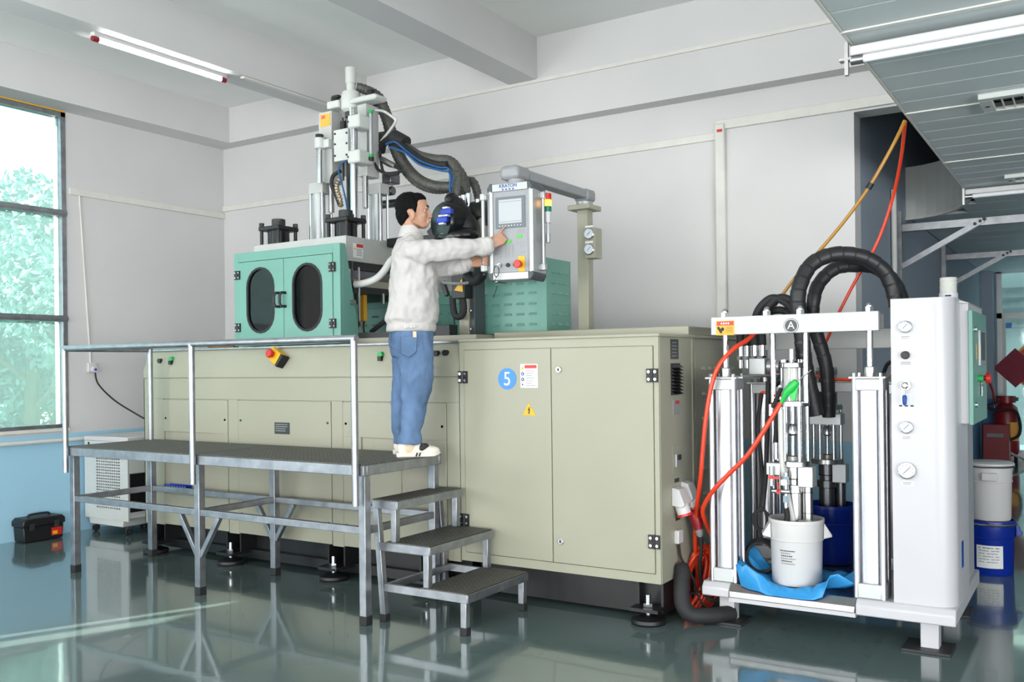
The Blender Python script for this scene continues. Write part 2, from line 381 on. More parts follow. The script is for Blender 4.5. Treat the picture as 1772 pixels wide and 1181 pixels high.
trim(MB().box((-2.535, YB - .05, 0.0), (-2.455, YB - .001, 3.42)), 'conduit_white', 'vertical white conduit on the back wall', bevel=.01)
trim(MB().box((-6.0, 6.905, 3.985), (-0.9, 6.919, 4.015)), 'conduit_white', 'thin conduit along the deep beam')
trim(MB().cyl((XL + .012, 5.32, 3.25), (XL + .012, 5.42, 1.60), .008, n=8), 'conduit_white', 'thin white wire duct down to the socket')
trim(MB().cyl((XL + .03, 1.9, .885), (XL + .03, 7.0, .885), .019, n=10), 'conduit_white', 'white pipe along the blue dado')
trim(MB().box((-6.09, 6.0, 3.985), (-6.045, 6.95, 4.0)).box((-6.09, 5.4, 3.985), (-6.045, 6.0, 4.0)), 'conduit_white', 'wire duct behind the ceiling tube')
trim(MB().cyl((-1.46, 8.45, .0), (-1.46, 8.45, 3.0), .022, n=10), 'conduit_white', 'white pipe on the passage wall')

# ---- window with three tiers of film-covered panes
wn = build(MB().box((-8.36, WY1 - .05, WZ0), (-8.27, WY1, WZ1)).box((-8.36, WY0, WZ0), (-8.27, WY0 + .05, WZ1)).box((-8.36, WY0, WZ0), (-8.27, WY1, WZ0 + .035)).box((-8.36, WY0, WZ1 - .05), (-8.27, WY1, WZ1)),
           'window_1', 'galvanized', label='tall window with three tiers of misty panes', kind='structure', bevel=.004)
for z in (2.03, 3.03): build(MB().box((-8.35, WY0, z - .03), (-8.26, WY1, z + .03)).box((-8.30, WY0, z - .012), (-8.25, WY1, z + .012)), 'transom', 'galvanized', wn, bevel=.003)
for z0, z1 in ((1.035, 2.0), (2.06, 3.0), (3.06, 3.94)):
    for y0, y1 in ((WY0 + .05, 3.45), (3.5, WY1 - .05)):
        build(MB().box((-8.325, y0, z0), (-8.317, y1, z1)), 'pane', 'frosted_glass', wn)
build(MB().box((-8.35, 3.45, 1.035), (-8.27, 3.5, 3.94)), 'mullion', 'galvanized', wn)
build(MB().box((XL - .2, WY0, .965), (XL + .03, WY1, 1.0)), 'window_sill', 'conduit_white', wn, bevel=.004)
build(MB().box((XL, 4.2, 3.99), (XL + .012, 5.19, 4.0)), 'head_strip', 'yellow', wn)

w2 = build(MB().box((XL - .02, GY0, 3.16), (XL, GY1, GZ1)), 'sun_slit_frame', 'galvanized', label='unseen boarded opening added to cut the sun into streaks', kind='structure')
for y0, y1 in ((GY0, -3.92), (-3.58, -3.42), (-3.24, GY1)): build(MB().box((XL - .02, y0, 1.0), (XL, y1, 3.16)), 'slit_board', 'conduit_white', w2)
# unseen window frames added behind the front and right fill lights
def fill_frame(name, o, u, v, nu, nv, label):
    o, u, v = Vector(o), Vector(u), Vector(v); n_ = u.cross(v).normalized(); b = MB()
    w_ = build(MB().bar(o, o + u, .06, .06).bar(o + v, o + u + v, .06, .06).bar(o, o + v, .06, .06, up=n_).bar(o + u, o + u + v, .06, .06, up=n_), name, 'galvanized', label=label, kind='structure')
    for i in range(1, nu): build(MB().bar(o + u * i / nu, o + u * i / nu + v, .05, .05, up=n_), 'mullion', 'galvanized', w_)
    for j in range(1, nv): build(MB().bar(o + v * j / nv, o + v * j / nv + u, .05, .05, up=n_), 'transom', 'galvanized', w_)
fill_frame('fill_frame_front', (-7.4, -6.93, .15), (9.6, 0, 0), (0, 0, 2.5), 6, 2, 'added window frame behind the front fill light')
fill_frame('fill_frame_right', (5.94, -5.5, .1), (0, 11.0, 0), (0, 0, 2.8), 7, 2, 'added window frame behind the right fill light')
trim(MB().box((-2.51, YB - .06, 3.35), (-2.47, YB - .05, 3.37)), 'red', 'scrap of red tape on the vertical conduit')

# ---- garden outside
struct(MB().box((-40, -25, -.3), (-8.5, 30, -.12)), 'ground', 'ground', 'ground outside the window')
def leafy(name, label, c, rad, hgt, count, seed, size):
    rnd = random.Random(seed); t = thing(name, label, 'tree', (c[0], c[1], -.12), group='garden trees outside the window')
    tr = MB().tube([(c[0], c[1], -.12), (c[0] + .05, c[1], hgt * .4), (c[0], c[1] + .1, hgt * .8)], .1, 8, [.12, .09, .04])
    for i in range(7):
        a = i * 2.4; tr.tube([(c[0], c[1], hgt * (.3 + .06 * i)), (c[0] + cos(a) * rad * .6, c[1] + sin(a) * rad * .6, hgt * (.45 + .07 * i))], .03, 6, [.04, .015])
    build(tr, 'trunk', 'bark', t)
    lm = MB(); blobs = [(c[0] + rnd.uniform(-.6, .6) * rad, c[1] + rnd.uniform(-.7, .7) * rad, hgt * rnd.uniform(.35, .95), rnd.uniform(.35, .6) * rad) for _ in range(12)]
    for _ in range(count):
        b = blobs[rnd.randrange(len(blobs))]; d = Vector((rnd.gauss(0, 1), rnd.gauss(0, 1), rnd.gauss(0, 1))).normalized() * b[3] * rnd.uniform(.6, 1.0)
        p = Vector(b[:3]) + d; s = size * rnd.uniform(.6, 1.3); u = Vector((rnd.gauss(0, 1), rnd.gauss(0, 1), rnd.gauss(0, 1))).normalized(); v = u.orthogonal().normalized()
        w_ = u.cross(v) * .12 * s
        lm.add([p - u * s, p + v * s * .45 + w_, p + u * s, p - v * s * .45 + w_], [(0, 1, 2), (0, 2, 3)])
    o = build(lm, 'foliage', 'leaf', t, smooth=0); o['kind'] = 'stuff'
leafy('garden_tree', 'tall leafy tree seen through the top window panes', (-13.6, 8.3), 1.5, 4.5, 7000, 1, .085)
leafy('garden_tree', 'dense shrub tree close to the window at its right side', (-11.6, 6.75), 1.25, 3.3, 7000, 2, .07)
leafy('garden_tree', 'bushy tree at the left edge of the window view', (-12.6, 5.4), 1.3, 3.0, 6000, 3, .075)
leafy('garden_tree', 'low hedge plant at the foot of the window view', (-12.9, 7.2), 1.6, 1.9, 7000, 4, .07)

# ---- suspended panel ceiling over the passage
ZS, XE = 2.88, -0.865
sc_ = struct(MB().box((XE, 1.4, ZS + .03), (6, 8.27, ZS + .06)).box((-1.48, 9.25, ZS + .03), (6, 16.2, ZS + .06)), 'ceiling', 'grey_wall', 'low suspended ceiling of grey metal panels above the passage')
M('panel_metal', rgb(214, 222, 224), 0.5, 0.0, var=0.06, scale=1.3)
y = 3.94 - .247 * 9; pitch = .247; k = 0
while y < 8.2:
    big = k % 6 == 3
    build(MB().box((XE, y + .004, ZS), (6, min(y + pitch - .004, 8.27), ZS + .03)), 'panel', 'panel_metal', sc_, bevel=.004, seg=1)
    if big: build(MB().box((XE - .01, y - .014, ZS - .006), (6, y + .014, ZS + .0)), 'joint_strip', 'conduit_white', sc_)
    y += pitch; k += 1
while y < 16:
    x0 = -1.48 if y > 9.2 else -.86 - .62 * (1 - sqrt(max(0, 1 - max(0, (y - 8.30) / .95) ** 2)))
    build(MB().box((x0, y + .004, ZS), (6, y + 2 * pitch - .004, ZS + .03)), 'panel', 'panel_metal', sc_, bevel=.004, seg=1); y += 2 * pitch
build(MB().box((XE - .012, 1.4, ZS - .004), (XE, 8.27, ZS + .05)), 'edge_trim', 'conduit_white', sc_)
# rounded fascia that closes the end of the dropped ceiling
arc = [(-.88 - .62 * (1 - cos(t * pi / 2 / 10)), 8.28 + .95 * sin(t * pi / 2 / 10)) for t in range(11)]
inn = [(x + .02, y + .02) for x, y in arc]
fa = MB()
for (o0, o1, i0, i1) in zip(arc[:-1], arc[1:], inn[:-1], inn[1:]):
    fa.prism([o0, o1, i1, i0], 'z', ZS - .03, 3.33)
build(fa, 'fascia', 'machine_white', sc_, smooth=50)
fb = MB()
for o0, o1 in zip(arc[:-1], arc[1:]): fb.bar((o0[0] - .01, o0[1] - .01, ZS - .03), (o1[0] - .01, o1[1] - .01, ZS - .03), .03, .025)
build(fb, 'fascia_lip', 'conduit_white', sc_, smooth=50)

# ---- passage end: far wall, glazed door
fw = MB().box((-1.49, 16.0, 0), (-1.30, 16.2, ZC)).box((-1.30, 16.0, 2.95), (6, 16.2, ZC)).box((.6, 16.0, 0), (6, 16.2, 2.95))
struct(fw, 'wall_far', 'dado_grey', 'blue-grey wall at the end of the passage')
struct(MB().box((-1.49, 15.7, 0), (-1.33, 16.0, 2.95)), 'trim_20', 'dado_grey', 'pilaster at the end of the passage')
d1 = build(MB().box((-1.30, 15.98, 0), (-1.23, 16.06, 2.95)).box((.53, 15.98, 0), (.6, 16.06, 2.95)).box((-1.30, 15.98, 2.86), (.6, 16.06, 2.95)).box((-1.30, 15.98, 2.17), (.6, 16.06, 2.25)), 'door_1', 'satin_aluminium', label='glazed door at the end of the passage', kind='structure')
build(MB().box((-1.23, 16.0, .16), (.53, 16.012, 2.17)), 'pane', 'door_glass', d1)
build(MB().box((-1.23, 16.0, 2.25), (.53, 16.012, 2.86)), 'pane', 'door_glass', d1)
build(MB().box((-1.23, 15.99, 0), (.53, 16.05, .16)), 'bottom_rail', 'satin_aluminium', d1)
build(MB().box((-1.23, 15.985, .16), (-1.18, 16.05, 2.17)), 'stile', 'conduit_white', d1)
build(MB().box((-1.23, 15.99, 2.02), (-1.10, 15.998, 2.10)), 'blue_sticker', 'dot_blue', d1)
struct(MB().box((-2.4, 19.0, 0), (3, 19.2, 4)), 'wall_far', 'conduit_white', 'pale wall beyond the glazed door')
for i in range(5): trim(MB().box((-2, 18.9, 2.1 + i * .18), (2, 18.98, 2.12 + i * .18)), 'grey_wall', 'shelf edge beyond the glazed door')
def diamond(c, h, mat, label, Y):
    o = build(MB().prism([(c[0], c[1] - h), (c[0] + h, c[1]), (c[0], c[1] + h), (c[0] - h, c[1])], 'y', Y, Y + .004), 'paper_diamond', mat, label=label, cat='paper decoration', group='paper diamonds on the glass door'); return o
pc = at(1757, 637, 15.97)
diamond((pc.x, pc.z), .30, 'maroon', 'large dark red paper diamond on the glass door', 15.97)
p2 = at(1776, 615, 15.98); d2 = diamond((p2.x, p2.z + .05), .13, 'label_orange', 'small upper gold paper diamond beside the dark red one', 15.985)
p3 = at(1776, 655, 15.98); d3 = diamond((p3.x, p3.z - .03), .12, 'label_orange', 'small lower gold paper diamond beside the dark red one', 15.985)
for dd, pp in ((d2, (p2.x, p2.z + .05)), (d3, (p3.x, p3.z - .03))):
    build(MB().prism([(pp[0], pp[1] - .085), (pp[0] + .085, pp[1]), (pp[0], pp[1] + .085), (pp[0] - .085, pp[1])], 'y', 15.978, 15.985), 'red_centre', 'red', dd)

# ---- brackets under the dropped ceiling
def bracket(Y, label, x1):
    t = thing('ceiling_bracket', label, 'bracket', (-1.46, Y, 1.7), group='angle-iron ceiling brackets')
    build(MB().box((-1.485, Y - .03, 1.6), (-1.44, Y + .03, ZS - .03)), 'post', 'galvanized', t)
    build(MB().box((-1.44, Y - .025, ZS - .215), (x1, Y + .025, ZS - .145)), 'arm', 'galvanized', t, bevel=.004)
    build(MB().bar((-1.44, Y - .03, 2.36), (-.80, Y - .03, ZS - .17), .045, .045), 'diagonal', 'galvanized', t)
    for x, z in ((-.86, 2.68), (-.82, 2.70), (-.79, 2.715)): build(MB().cyl((x, Y - .06, z), (x, Y - .03, z), .014, n=8), 'bolt', 'black', t)
bracket(8.72, 'near angle-iron bracket carrying the dropped ceiling', 3.0)
bracket(11.5, 'far angle-iron bracket above the white control column', 3.0)

# ---- lamps and vents of the suspended ceiling
def tube_lamp(name, label, p, q, lit, loc):
    p, q = Vector(p), Vector(q); t = thing(name, label, 'ceiling lamp', loc, group='fluorescent tube lamps'); d = (q - p).normalized()
    build(MB().bar(p + Vector((0, 0, .035)), q + Vector((0, 0, .035)), .05, .04), 'housing', 'white_plastic', t, bevel=.006)
    build(MB().cyl(p + d * .03, q - d * .03, .016, n=14), 'tube', 'lamp_tube' if lit else 'tube_off', t)
    for a, b in ((p, p + d * .05), (q - d * .05, q)): build(MB().cyl(a, b, .02, n=12), 'end_cap', 'steel' if not lit else 'dark_red', t)
    return t
tl = tube_lamp('tube_lamp', 'lit fluorescent tube fixed under the ceiling beam', (-6.16, 4.08, 3.955), (-6.16, 5.30, 3.955), True, (-6.16, 4.7, 4.0))
for lx, ly, lab in ((-6.16, 1.2, 'added unseen fill tube under the beam next to the window, ahead of the machine'), (-6.16, -2.4, 'added unseen fill tube under the beam next to the window, at the far front'), (-4.22, .4, 'added unseen fill tube under the middle beam, ahead of the machine'), (-4.22, -3.0, 'added unseen fill tube under the middle beam, at the far front'), (-2.0, 2.2, 'added unseen fill tube on the bare ceiling above the cabinet aisle'), (-2.0, -1.6, 'added unseen fill tube on the bare ceiling at the far front')):  # out-of-view tubes added to brighten the ceiling
    zl = 3.955 if lx < -4 else 4.33
    tube_lamp('tube_lamp', lab, (lx, ly, zl), (lx, ly + 1.22, zl), True, (lx, ly + .6, zl + .05))
t2 = tube_lamp('tube_lamp', 'unlit tube lamp under the grey panel ceiling near the back wall beam', (-.865, 4.07, 2.80), (.4, 4.07, 2.80), False, (0, 4.07, 2.88))
build(MB().box((-.89, 4.06, 2.74), (-.875, 4.08, 2.88)).box((-.91, 4.05, 2.80), (-.86, 4.09, 2.81)), 'hanger', 'steel', t2)
t3 = tube_lamp('tube_lamp', 'unlit tube lamp beside the rounded ceiling fascia', (-.86, 8.02, 2.81), (.4, 8.02, 2.81), False, (0, 8.02, 2.88))
build(MB().box((-.88, 8.01, 2.75), (-.865, 8.03, 2.88)), 'hanger', 'steel', t3)
def vent(label, x0, x1, y0, y1):
    t = thing('ceiling_vent', label, 'air vent', ((x0 + x1) / 2, (y0 + y1) / 2, ZS), group='supply air vents in the panel ceiling')
    z0, z1 = ZS - .028, ZS
    build(MB().box((x0, y0, z0), (x1, y0 + .05, z1)).box((x0, y1 - .05, z0), (x1, y1, z1)).box((x0, y0 + .05, z0), (x0 + .06, y1 - .05, z1)).box((x1 - .06, y0 + .05, z0), (x1, y1 - .05, z1)), 'frame', 'machine_white', t, bevel=.003)
    build(MB().box((x0 + .05, y0 + .04, ZS - .006), (x1 - .05, y1 - .04, ZS - .002)), 'duct_throat', 'black', t)
    xx = x0 + .10
    while xx < x1 - .08:
        build(MB().bar((xx, y0 + .05, ZS - .015), (xx, y1 - .05, ZS - .015), .004, .02), 'blade', 'conduit_white', t); xx += .05
    build(MB().cyl((x0 + .03, (y0 + y1) / 2, z0 - .002), (x0 + .03, (y0 + y1) / 2, z0 + .004), .012, n=10), 'knob', 'black', t)
vent('near white air vent in the grey panel ceiling', -.50, .45, 5.24, 5.58)
vent('far white air vent beside the second tube lamp', -.56, .4, 7.62, 7.86)

# ---- wall socket with plug and cable, toolbox, chiller
sk = thing('wall_socket', 'white wall socket with a plug below the wire duct', 'socket', (XL, 5.43, 1.56))
build(MB().box((XL, 5.385, 1.52), (XL + .03, 5.475, 1.61)), 'plate', 'white_plastic', sk, bevel=.006)
build(MB().cyl((XL + .03, 5.44, 1.545), (XL + .06, 5.44, 1.545), .028, n=14), 'plug', 'white_plastic', sk)
build(MB().cyl((XL + .06, 5.44, 1.545), (XL + .064, 5.44, 1.545), .012, n=10), 'rating_mark', 'blue', sk)
hose('power_cable', [(XL + .05, 5.44, 1.52), (XL + .06, 5.47, 1.40), (XL + .09, 5.62, 1.24), (XL + .2, 5.78, 1.10), (XL + .36, 5.86, 1.0), (XL + .42, 5.9, .925), (XL + .36, 5.95, .917)], .008, 'black_rubber', label='black power cable drooping from the wall socket to the chiller', cat='cable')

tb = thing('toolbox', 'black plastic toolbox on the floor against the blue wall', 'toolbox', (-8.16, 4.82, 0))
build(MB().prism([(4.64, 0.004), (5.0, .004), (5.01, .14), (4.63, .14)], 'x', -8.25, -8.085), 'body', 'black', tb, bevel=.008)
build(MB().prism([(4.62, .14), (5.02, .14), (5.02, .19), (4.99, .215), (4.65, .215), (4.62, .19)], 'x', -8.265, -8.07), 'lid', 'black', tb, bevel=.01)
build(MB().tube(spline([(-8.165, 4.72, .21), (-8.165, 4.73, .235), (-8.165, 4.82, .24), (-8.165, 4.91, .235), (-8.165, 4.92, .21)]), .01, 8), 'handle', 'black_rubber', tb)
for y_ in (4.70, 4.93): build(MB().box((-8.072, y_ - .02, .11), (-8.06, y_ + .02, .17)), 'latch', 'anthracite', tb)
st = build(MB().box((-8.084, 4.89, .035), (-8.08, 4.99, .105)), 'sticker', 'red', tb)
build(MB().box((-8.081, 4.90, .045), (-8.078, 4.945, .075)), 'yellow_mark', 'yellow', st)

ch = thing('chiller', 'white wheeled chiller unit with grille beside the platform', 'chiller', (-7.87, 5.6, 0))
cx0, cx1, cy0, cy1 = -8.20, -7.54, 5.30, 5.98
build(MB().box((cx0, cy0 + .012, .16), (cx1 - .012, cy1, .88)), 'cabinet', 'machine_white', ch, bevel=.006)
build(MB().box((cx0 - .004, cy0 - .004, .87), (cx1 + .004, cy1 + .01, .915)), 'top_cover', 'white_plastic', ch, bevel=.008)
# front sheet with rows of slots cut through it
GX0, GX1, NC = -8.02, -7.66, 11
fr = MB(); rows = 19; gz0, gz1 = .23, .74
fr.box((cx0, cy0, .14), (cx1, cy0 + .012, gz0)); fr.box((cx0, cy0, gz1), (cx1, cy0 + .012, .87)); fr.box((cx0, cy0, gz0), (GX0, cy0 + .012, gz1)); fr.box((GX1, cy0, gz0), (cx1, cy0 + .012, gz1))
hp = (gz1 - gz0) / rows
for i in range(rows): fr.box((GX0, cy0, gz0 + i * hp), (GX1, cy0 + .012, gz0 + i * hp + .012))
cp = (GX1 - GX0) / NC
for j in range(1, NC): fr.box((GX0 + j * cp - .004, cy0 + .001, gz0), (GX0 + j * cp + .004, cy0 + .011, gz1))
build(fr, 'front_grille', 'machine_white', ch)
build(MB().box((GX0 - .01, cy0 + .0112, gz0 - .01), (GX1 + .01, cy0 + .0119, gz1 + .01)), 'filter_mesh', 'anthracite', ch)
build(MB().box((cx1 - .012, cy0 + .02, .58), (cx1, cy1, .87)), 'side_cover', 'machine_white', ch, bevel=.004)
build(MB().box((cx1, cy0 + .06, .83), (cx1 + .003, cy1 - .06, .845)), 'side_slot', 'ink', ch)
build(MB().box((cx1 - .012, cy0 + .03, .22), (cx1 - .004, cy1, .575)), 'machinery_bay', 'black', ch)
build(MB().cyl((cx1 - .004, 5.5, .27), (cx1 + .02, 5.5, .27), .03, n=12), 'valve', 'steel', ch)
build(MB().prism([(cx0 + .06, .08), (cx1 - .10, .08), (cx1 - .08, .16), (cx0 + .04, .16)], 'y', cy0 + .01, cy1 - .05), 'skirt', 'machine_white', ch, bevel=.004)
build(MB().cyl((-8.13, cy0 - .003, .845), (-8.13, cy0 + .001, .845), .012, n=12), 'port', 'black', ch)
for x in (cx0 + .08, cx1 - .08):
    for y_ in (cy0 + .06, cy1 - .1):
        c_ = build(MB().cyl((x - .012, y_, .035), (x + .012, y_, .035), .035, n=16), 'caster', 'black_rubber', ch)
        build(MB().cyl((x - .0125, y_, .035), (x + .0125, y_, .035), .015, n=12), 'wheel_hub', 'steel', c_)
        build(MB().box((x - .018, y_ - .02, .055), (x + .018, y_ + .02, .085)), 'fork', 'steel', c_)
tp = MB().cyl((-7.75, 5.75, .915), (-7.75, 5.75, .935), .03, n=12).cyl((-7.75, 5.75, .935), (-7.75, 5.75, .96), .01, n=8).bar((-7.81, 5.75, .965), (-7.69, 5.75, .97), .012, .012)
build(tp, 'filler_tap', 'steel', ch)

# ================================================================== INJECTION MOULDING MACHINE
mc = thing('injection_molding_machine', 'large cream and teal vertical injection moulding machine with a tall injection tower', 'machine', (-5.2, 5.7, 0))
BX0, BX1, BY = -6.88, -3.578, 5.0
def pb(name, x0, y0, x1, y1, Y, depth, mat, parent, bevel=.004, **k):
    a = at(x0, y0, Y); b = at(x1, y1, Y)
    return build(MB().box((a.x, Y, a.z), (b.x, Y + depth, b.z)), name, mat, parent, bevel=bevel, **k)
build(MB().prism([(BY + .014, .25), (BY + .014, 1.53), (BY + .074, 1.69), (6.45, 1.69), (6.45, .25)], 'x', BX0 + .01, BX1), 'base_body', 'cream_dark', mc)
build(MB().prism([(BY, 1.466), (BY, 1.53), (BY + .06, 1.69), (BY + .075, 1.69), (BY + .016, 1.53), (BY + .016, 1.466)], 'x', BX0, BX1 - .003), 'upper_fascia', 'cream', mc, bevel=.003)
build(MB().box((BX0 - .04, BY + .045, 1.69), (BX1, 6.47, 1.706)), 'table_top', 'galvanized', mc, bevel=.002)
sk_ = MB().box((BX0, BY, 1.292), (BX1 - .003, BY + .016, 1.460))
for x0, x1 in ((BX0, -6.625), (-5.826, -5.715), (-4.722, -4.615), (-3.682, BX1 - .003)): sk_.box((x0, BY, .235), (x1, BY + .016, 1.2915))
build(sk_, 'front_frame', 'cream', mc, bevel=.002)
build(MB().box((BX0, BY, .235), (BX0 + .012, 6.45, 1.46)), 'end_panel', 'cream', mc, bevel=.002)
def hatch(x0, x1, rec=None, label=None):
    b = MB(); z0, z1 = .245, 1.285
    if rec is None: b.box((x0, BY - .003, z0), (x1, BY + .014, z1))
    else:
        rx0, rx1, rz0, rz1 = rec
        b.box((x0, BY - .003, z0), (x1, BY + .014, rz0)); b.box((x0, BY - .003, rz1), (x1, BY + .014, z1)); b.box((x0, BY - .003, rz0), (rx0, BY + .014, rz1)); b.box((rx1, BY - .003, rz0), (x1, BY + .014, rz1))
    h = build(b, 'hatch', 'cream', mc, bevel=.002, label=label)
    if rec:
        build(MB().box((rx0, BY + .012, rz0), (rx1, BY + .0136, rz1)), 'recess_back', 'cream_dark', h)
        build(MB().box((rx0 + .1, BY + .004, rz0 + .0), (rx0 + .36, BY + .012, rz1 - .01)), 'recess_plate', 'cream', h)
    for x in (x0 + .03, x1 - .03):
        for z in (.40, .88 if not rec else 1.13, 1.13): build(MB().cyl((x, BY - .007, z), (x, BY - .002, z), .009, n=10), 'screw', 'ink', h)
    return h
hatch(-6.62, -5.832, (-6.615, -5.97, .50, 1.02)); h2 = hatch(-5.71, -4.728); hatch(-4.61, -3.688, (-4.44, -3.835, .52, 1.035))
np_ = build(MB().box((-5.303, BY - .006, 1.036), (-5.145, BY - .002, 1.124)), 'nameplate', 'nameplate', h2)
for z in (1.108, 1.092, 1.076, 1.060): build(MB().box((-5.29, BY - .0075, z - .003), (-5.165 - .02 * (z < 1.08), BY - .0058, z + .003)), 'print_line', 'ink_grey', h2)
# black subframe and levelling feet
sf = build(MB().box((-6.78, 5.16, .03), (-3.6, 6.3, .25)), 'subframe', 'black', mc)
build(MB().box((-6.80, 5.10, .03), (-3.6, 5.16, .10)), 'subframe_rail', 'black', mc)
def foot(X, parent, dy=0):
    f = build(MB().lathe([(.10, 0), (.105, .012), (.10, .03), (.07, .04), (.05, .05)], (X, 4.97 + dy, .001), n=24), 'levelling_foot', 'black', parent)
    build(MB().cyl((X, 4.97 + dy, .05), (X, 4.97 + dy, .17), .016, n=12), 'stud', 'chrome', f)
    build(MB().cyl((X, 4.97 + dy, .10), (X, 4.97 + dy, .118), .03, n=6), 'nut', 'chrome', f)
    build(MB().box((X - .09, 4.90 + dy, .078), (X + .09, 5.2 + dy, .098)).box((X - .085, 5.0 + dy, .098), (X - .07, 5.2 + dy, .235)).box((X + .07, 5.0 + dy, .098), (X + .085, 5.2 + dy, .235)), 'foot_bracket', 'black', f)
for X in (-6.70, -5.78, -4.69, -3.84): foot(X, mc)
# emergency stop, switches
eb = at(484, 618, BY + .03)
es = build(MB().box((-.065, -.045, -.05), (.065, .03, .05)), 'emergency_box', 'yellow', mc, bevel=.008, local=True)
es.location = eb - mc.location + Vector((0, -.02, 0)); es.rotation_euler = (radians(-15), radians(28), radians(-12))
build(MB().box((.067, -.046, -.051), (.095, .03, .051)), 'back_shell', 'black', es, bevel=.006, local=True)
build(MB().cyl((-.012, -.045, .005), (-.012, -.07, .005), .022, n=16).cyl((-.012, -.07, .005), (-.012, -.088, .005), .036, .032, n=18), 'stop_button', 'red', es, bevel=.003, local=True)
def knob(px, py, mat, r=.018):
    p = at(px, py, BY + .035); k = build(MB().cyl((p.x, BY + .04, p.z), (p.x, BY + .008, p.z), r, n=16), 'knob', mat, mc); return p, k
for px, py in ((299, 622), (661, 614)):
    p, k = knob(px, py, 'green', .02); build(MB().box((p.x - .012, BY - .002, p.z - .045), (p.x + .018, BY + .04, p.z - .012)), 'switch_body', 'black', k)
for px, py in ((279, 625), (757, 612), (773, 611)): knob(px, py, 'black', .02)

# ---- teal safety guard with two doors
GX0_, GX1_, GY, GZ0, GZ1 = -5.842, -4.705, 5.09, 1.715, 2.455
g = build(MB().box((GX0_, GY, GZ0), (-5.79, GY + .03, GZ1)).box((-4.775, GY, GZ0), (GX1_, GY + .03, GZ1)).box((-5.79, GY, 2.383), (-4.775, GY + .03, GZ1)).box((-5.79, GY, GZ0), (-4.775, GY + .03, 1.76)), 'safety_guard', 'teal', mc, bevel=.003)
build(MB().prism([(GY + .03, GZ0), (GY + .22, GZ0), (GY + .06, GZ1), (GY + .03, GZ1)], 'x', GX1_ - .02, GX1_), 'gusset', 'teal', mc, bevel=.002)
build(MB().prism([(GY + .03, GZ0), (GY + .22, GZ0), (GY + .06, GZ1), (GY + .03, GZ1)], 'x', GX0_, GX0_ + .02), 'gusset', 'teal', mc, bevel=.002)
build(MB().cyl((GX1_, GY + .12, 2.02), (GX1_ + .03, GY + .12, 2.02), .02, n=12), 'catch', 'steel', mc)
for x0, x1, cx_, hx in ((-5.786, -5.286, -5.54, -5.322), (-5.280, -4.779, -5.036, -5.262)):
    so = stadium(cx_, 2.07, .142, .247)
    d = build(MB().ring(rect_like(so, x0, 1.764, x1, 2.379), so, 'y', GY - .004, GY + .022), 'guard_door', 'teal', mc)
    so2 = stadium(cx_, 2.07, .156, .261)
    build(MB().ring(so2, stadium(cx_, 2.07, .138, .243), 'y', GY - .008, GY + .026), 'gasket', 'black_rubber', d)
    build(MB().prism(stadium(cx_, 2.07, .14, .245), 'y', GY + .006, GY + .011), 'window', 'smoked_acrylic', d)
    hp_ = [(hx, GY - .004, 2.115), (hx - .012, GY - .04, 2.115), (hx - .022, GY - .048, 2.09), (hx - .022, GY - .048, 2.035), (hx - .012, GY - .04, 2.01), (hx, GY - .004, 2.01)]
    build(MB().tube(hp_, .011, 8), 'handle', 'black', d)
    ex = x0 - .01 if cx_ < -5.3 else x1 + .002
    for z in (2.28, 1.862):
        hg = build(MB().box((ex - .03, GY - .014, z - .035), (ex + .03, GY - .004, z + .035)).cyl((ex, GY - .014, z - .035), (ex, GY - .014, z + .035), .008, n=8), 'hinge', 'black', d)
        for dx in (-.018, .018):
            for dz in (-.02, .02): build(MB().cyl((ex + dx, GY - .018, z + dz), (ex + dx, GY - .013, z + dz), .006, n=8), 'hinge_screw', 'chrome', d)
build(MB().box((-5.52, 5.16, 1.72), (-5.49, 5.19, 2.40)), 'light_curtain', 'label_orange', mc)
build(MB().box((-5.84, 5.24, 1.75), (-4.79, 5.25, 2.33)), 'inner_shield', 'anthracite', mc)
# ---- platens, mould, tie bars
PX0, PX1, PY0, PY1 = -5.785, -4.79, 5.25, 6.3
up_ = build(MB().box((PX0, PY0, 2.345), (PX1, PY1, 2.535)), 'upper_platen', 'machine_grey', mc, bevel=.004)
pl = build(MB().box((PX1, 5.33, 2.375), (PX1 + .003, 5.44, 2.485)), 'warning_plate', 'paper_white', up_)
build(MB().box((PX1 + .003, 5.365, 2.455), (PX1 + .004, 5.438, 2.482)), 'red_header', 'red', up_); build(MB().prism([(5.335, 2.435), (5.36, 2.435), (5.348, 2.455)], 'x', PX1 + .003, PX1 + .0045), 'warning_triangle', 'yellow', up_)
for i in range(5): build(MB().box((PX1 + .003, 5.365, 2.44 - i * .012), (PX1 + .0038, 5.43 - .01 * (i % 2), 2.445 - i * .012)), 'print_line', 'ink_grey', up_)
build(MB().box((PX0 + .02, PY0 + .02, 2.285), (PX1 - .01, PY1, 2.345)), 'heater_plate', 'black', mc)
build(MB().box((PX0 + .08, PY0 + .1, 2.228), (PX1 - .03, PY1 - .1, 2.285)), 'mould_plate', 'dark_steel', mc)
build(MB().box((PX0 + .08, PY0 + .1, 2.212), (PX1 - .03, PY1 - .1, 2.228)), 'insulation_board', 'brown_board', mc)
build(MB().box((PX0 + .08, PY0 + .1, 2.155), (PX1 - .02, PY1 - .1, 2.212)), 'mould_frame', 'cream', mc)
build(MB().box((PX0 + .04, PY0 + .06, 2.105), (PX1 + .01, PY1 - .04, 2.155)), 'lower_heater_plate', 'black', mc)
build(MB().box((PX0, PY0 + .03, 1.752), (-4.05, PY0 + .1, 1.795)), 'slide_rail', 'anthracite', mc); build(MB().box((PX0, PY1 - .1, 1.752), (-4.05, PY1, 1.795)), 'slide_rail', 'anthracite', mc)
build(MB().box((PX0, PY0 + .02, 1.706), (-3.62, PY1, 1.752)), 'slide_bed', 'cream_dark', mc)
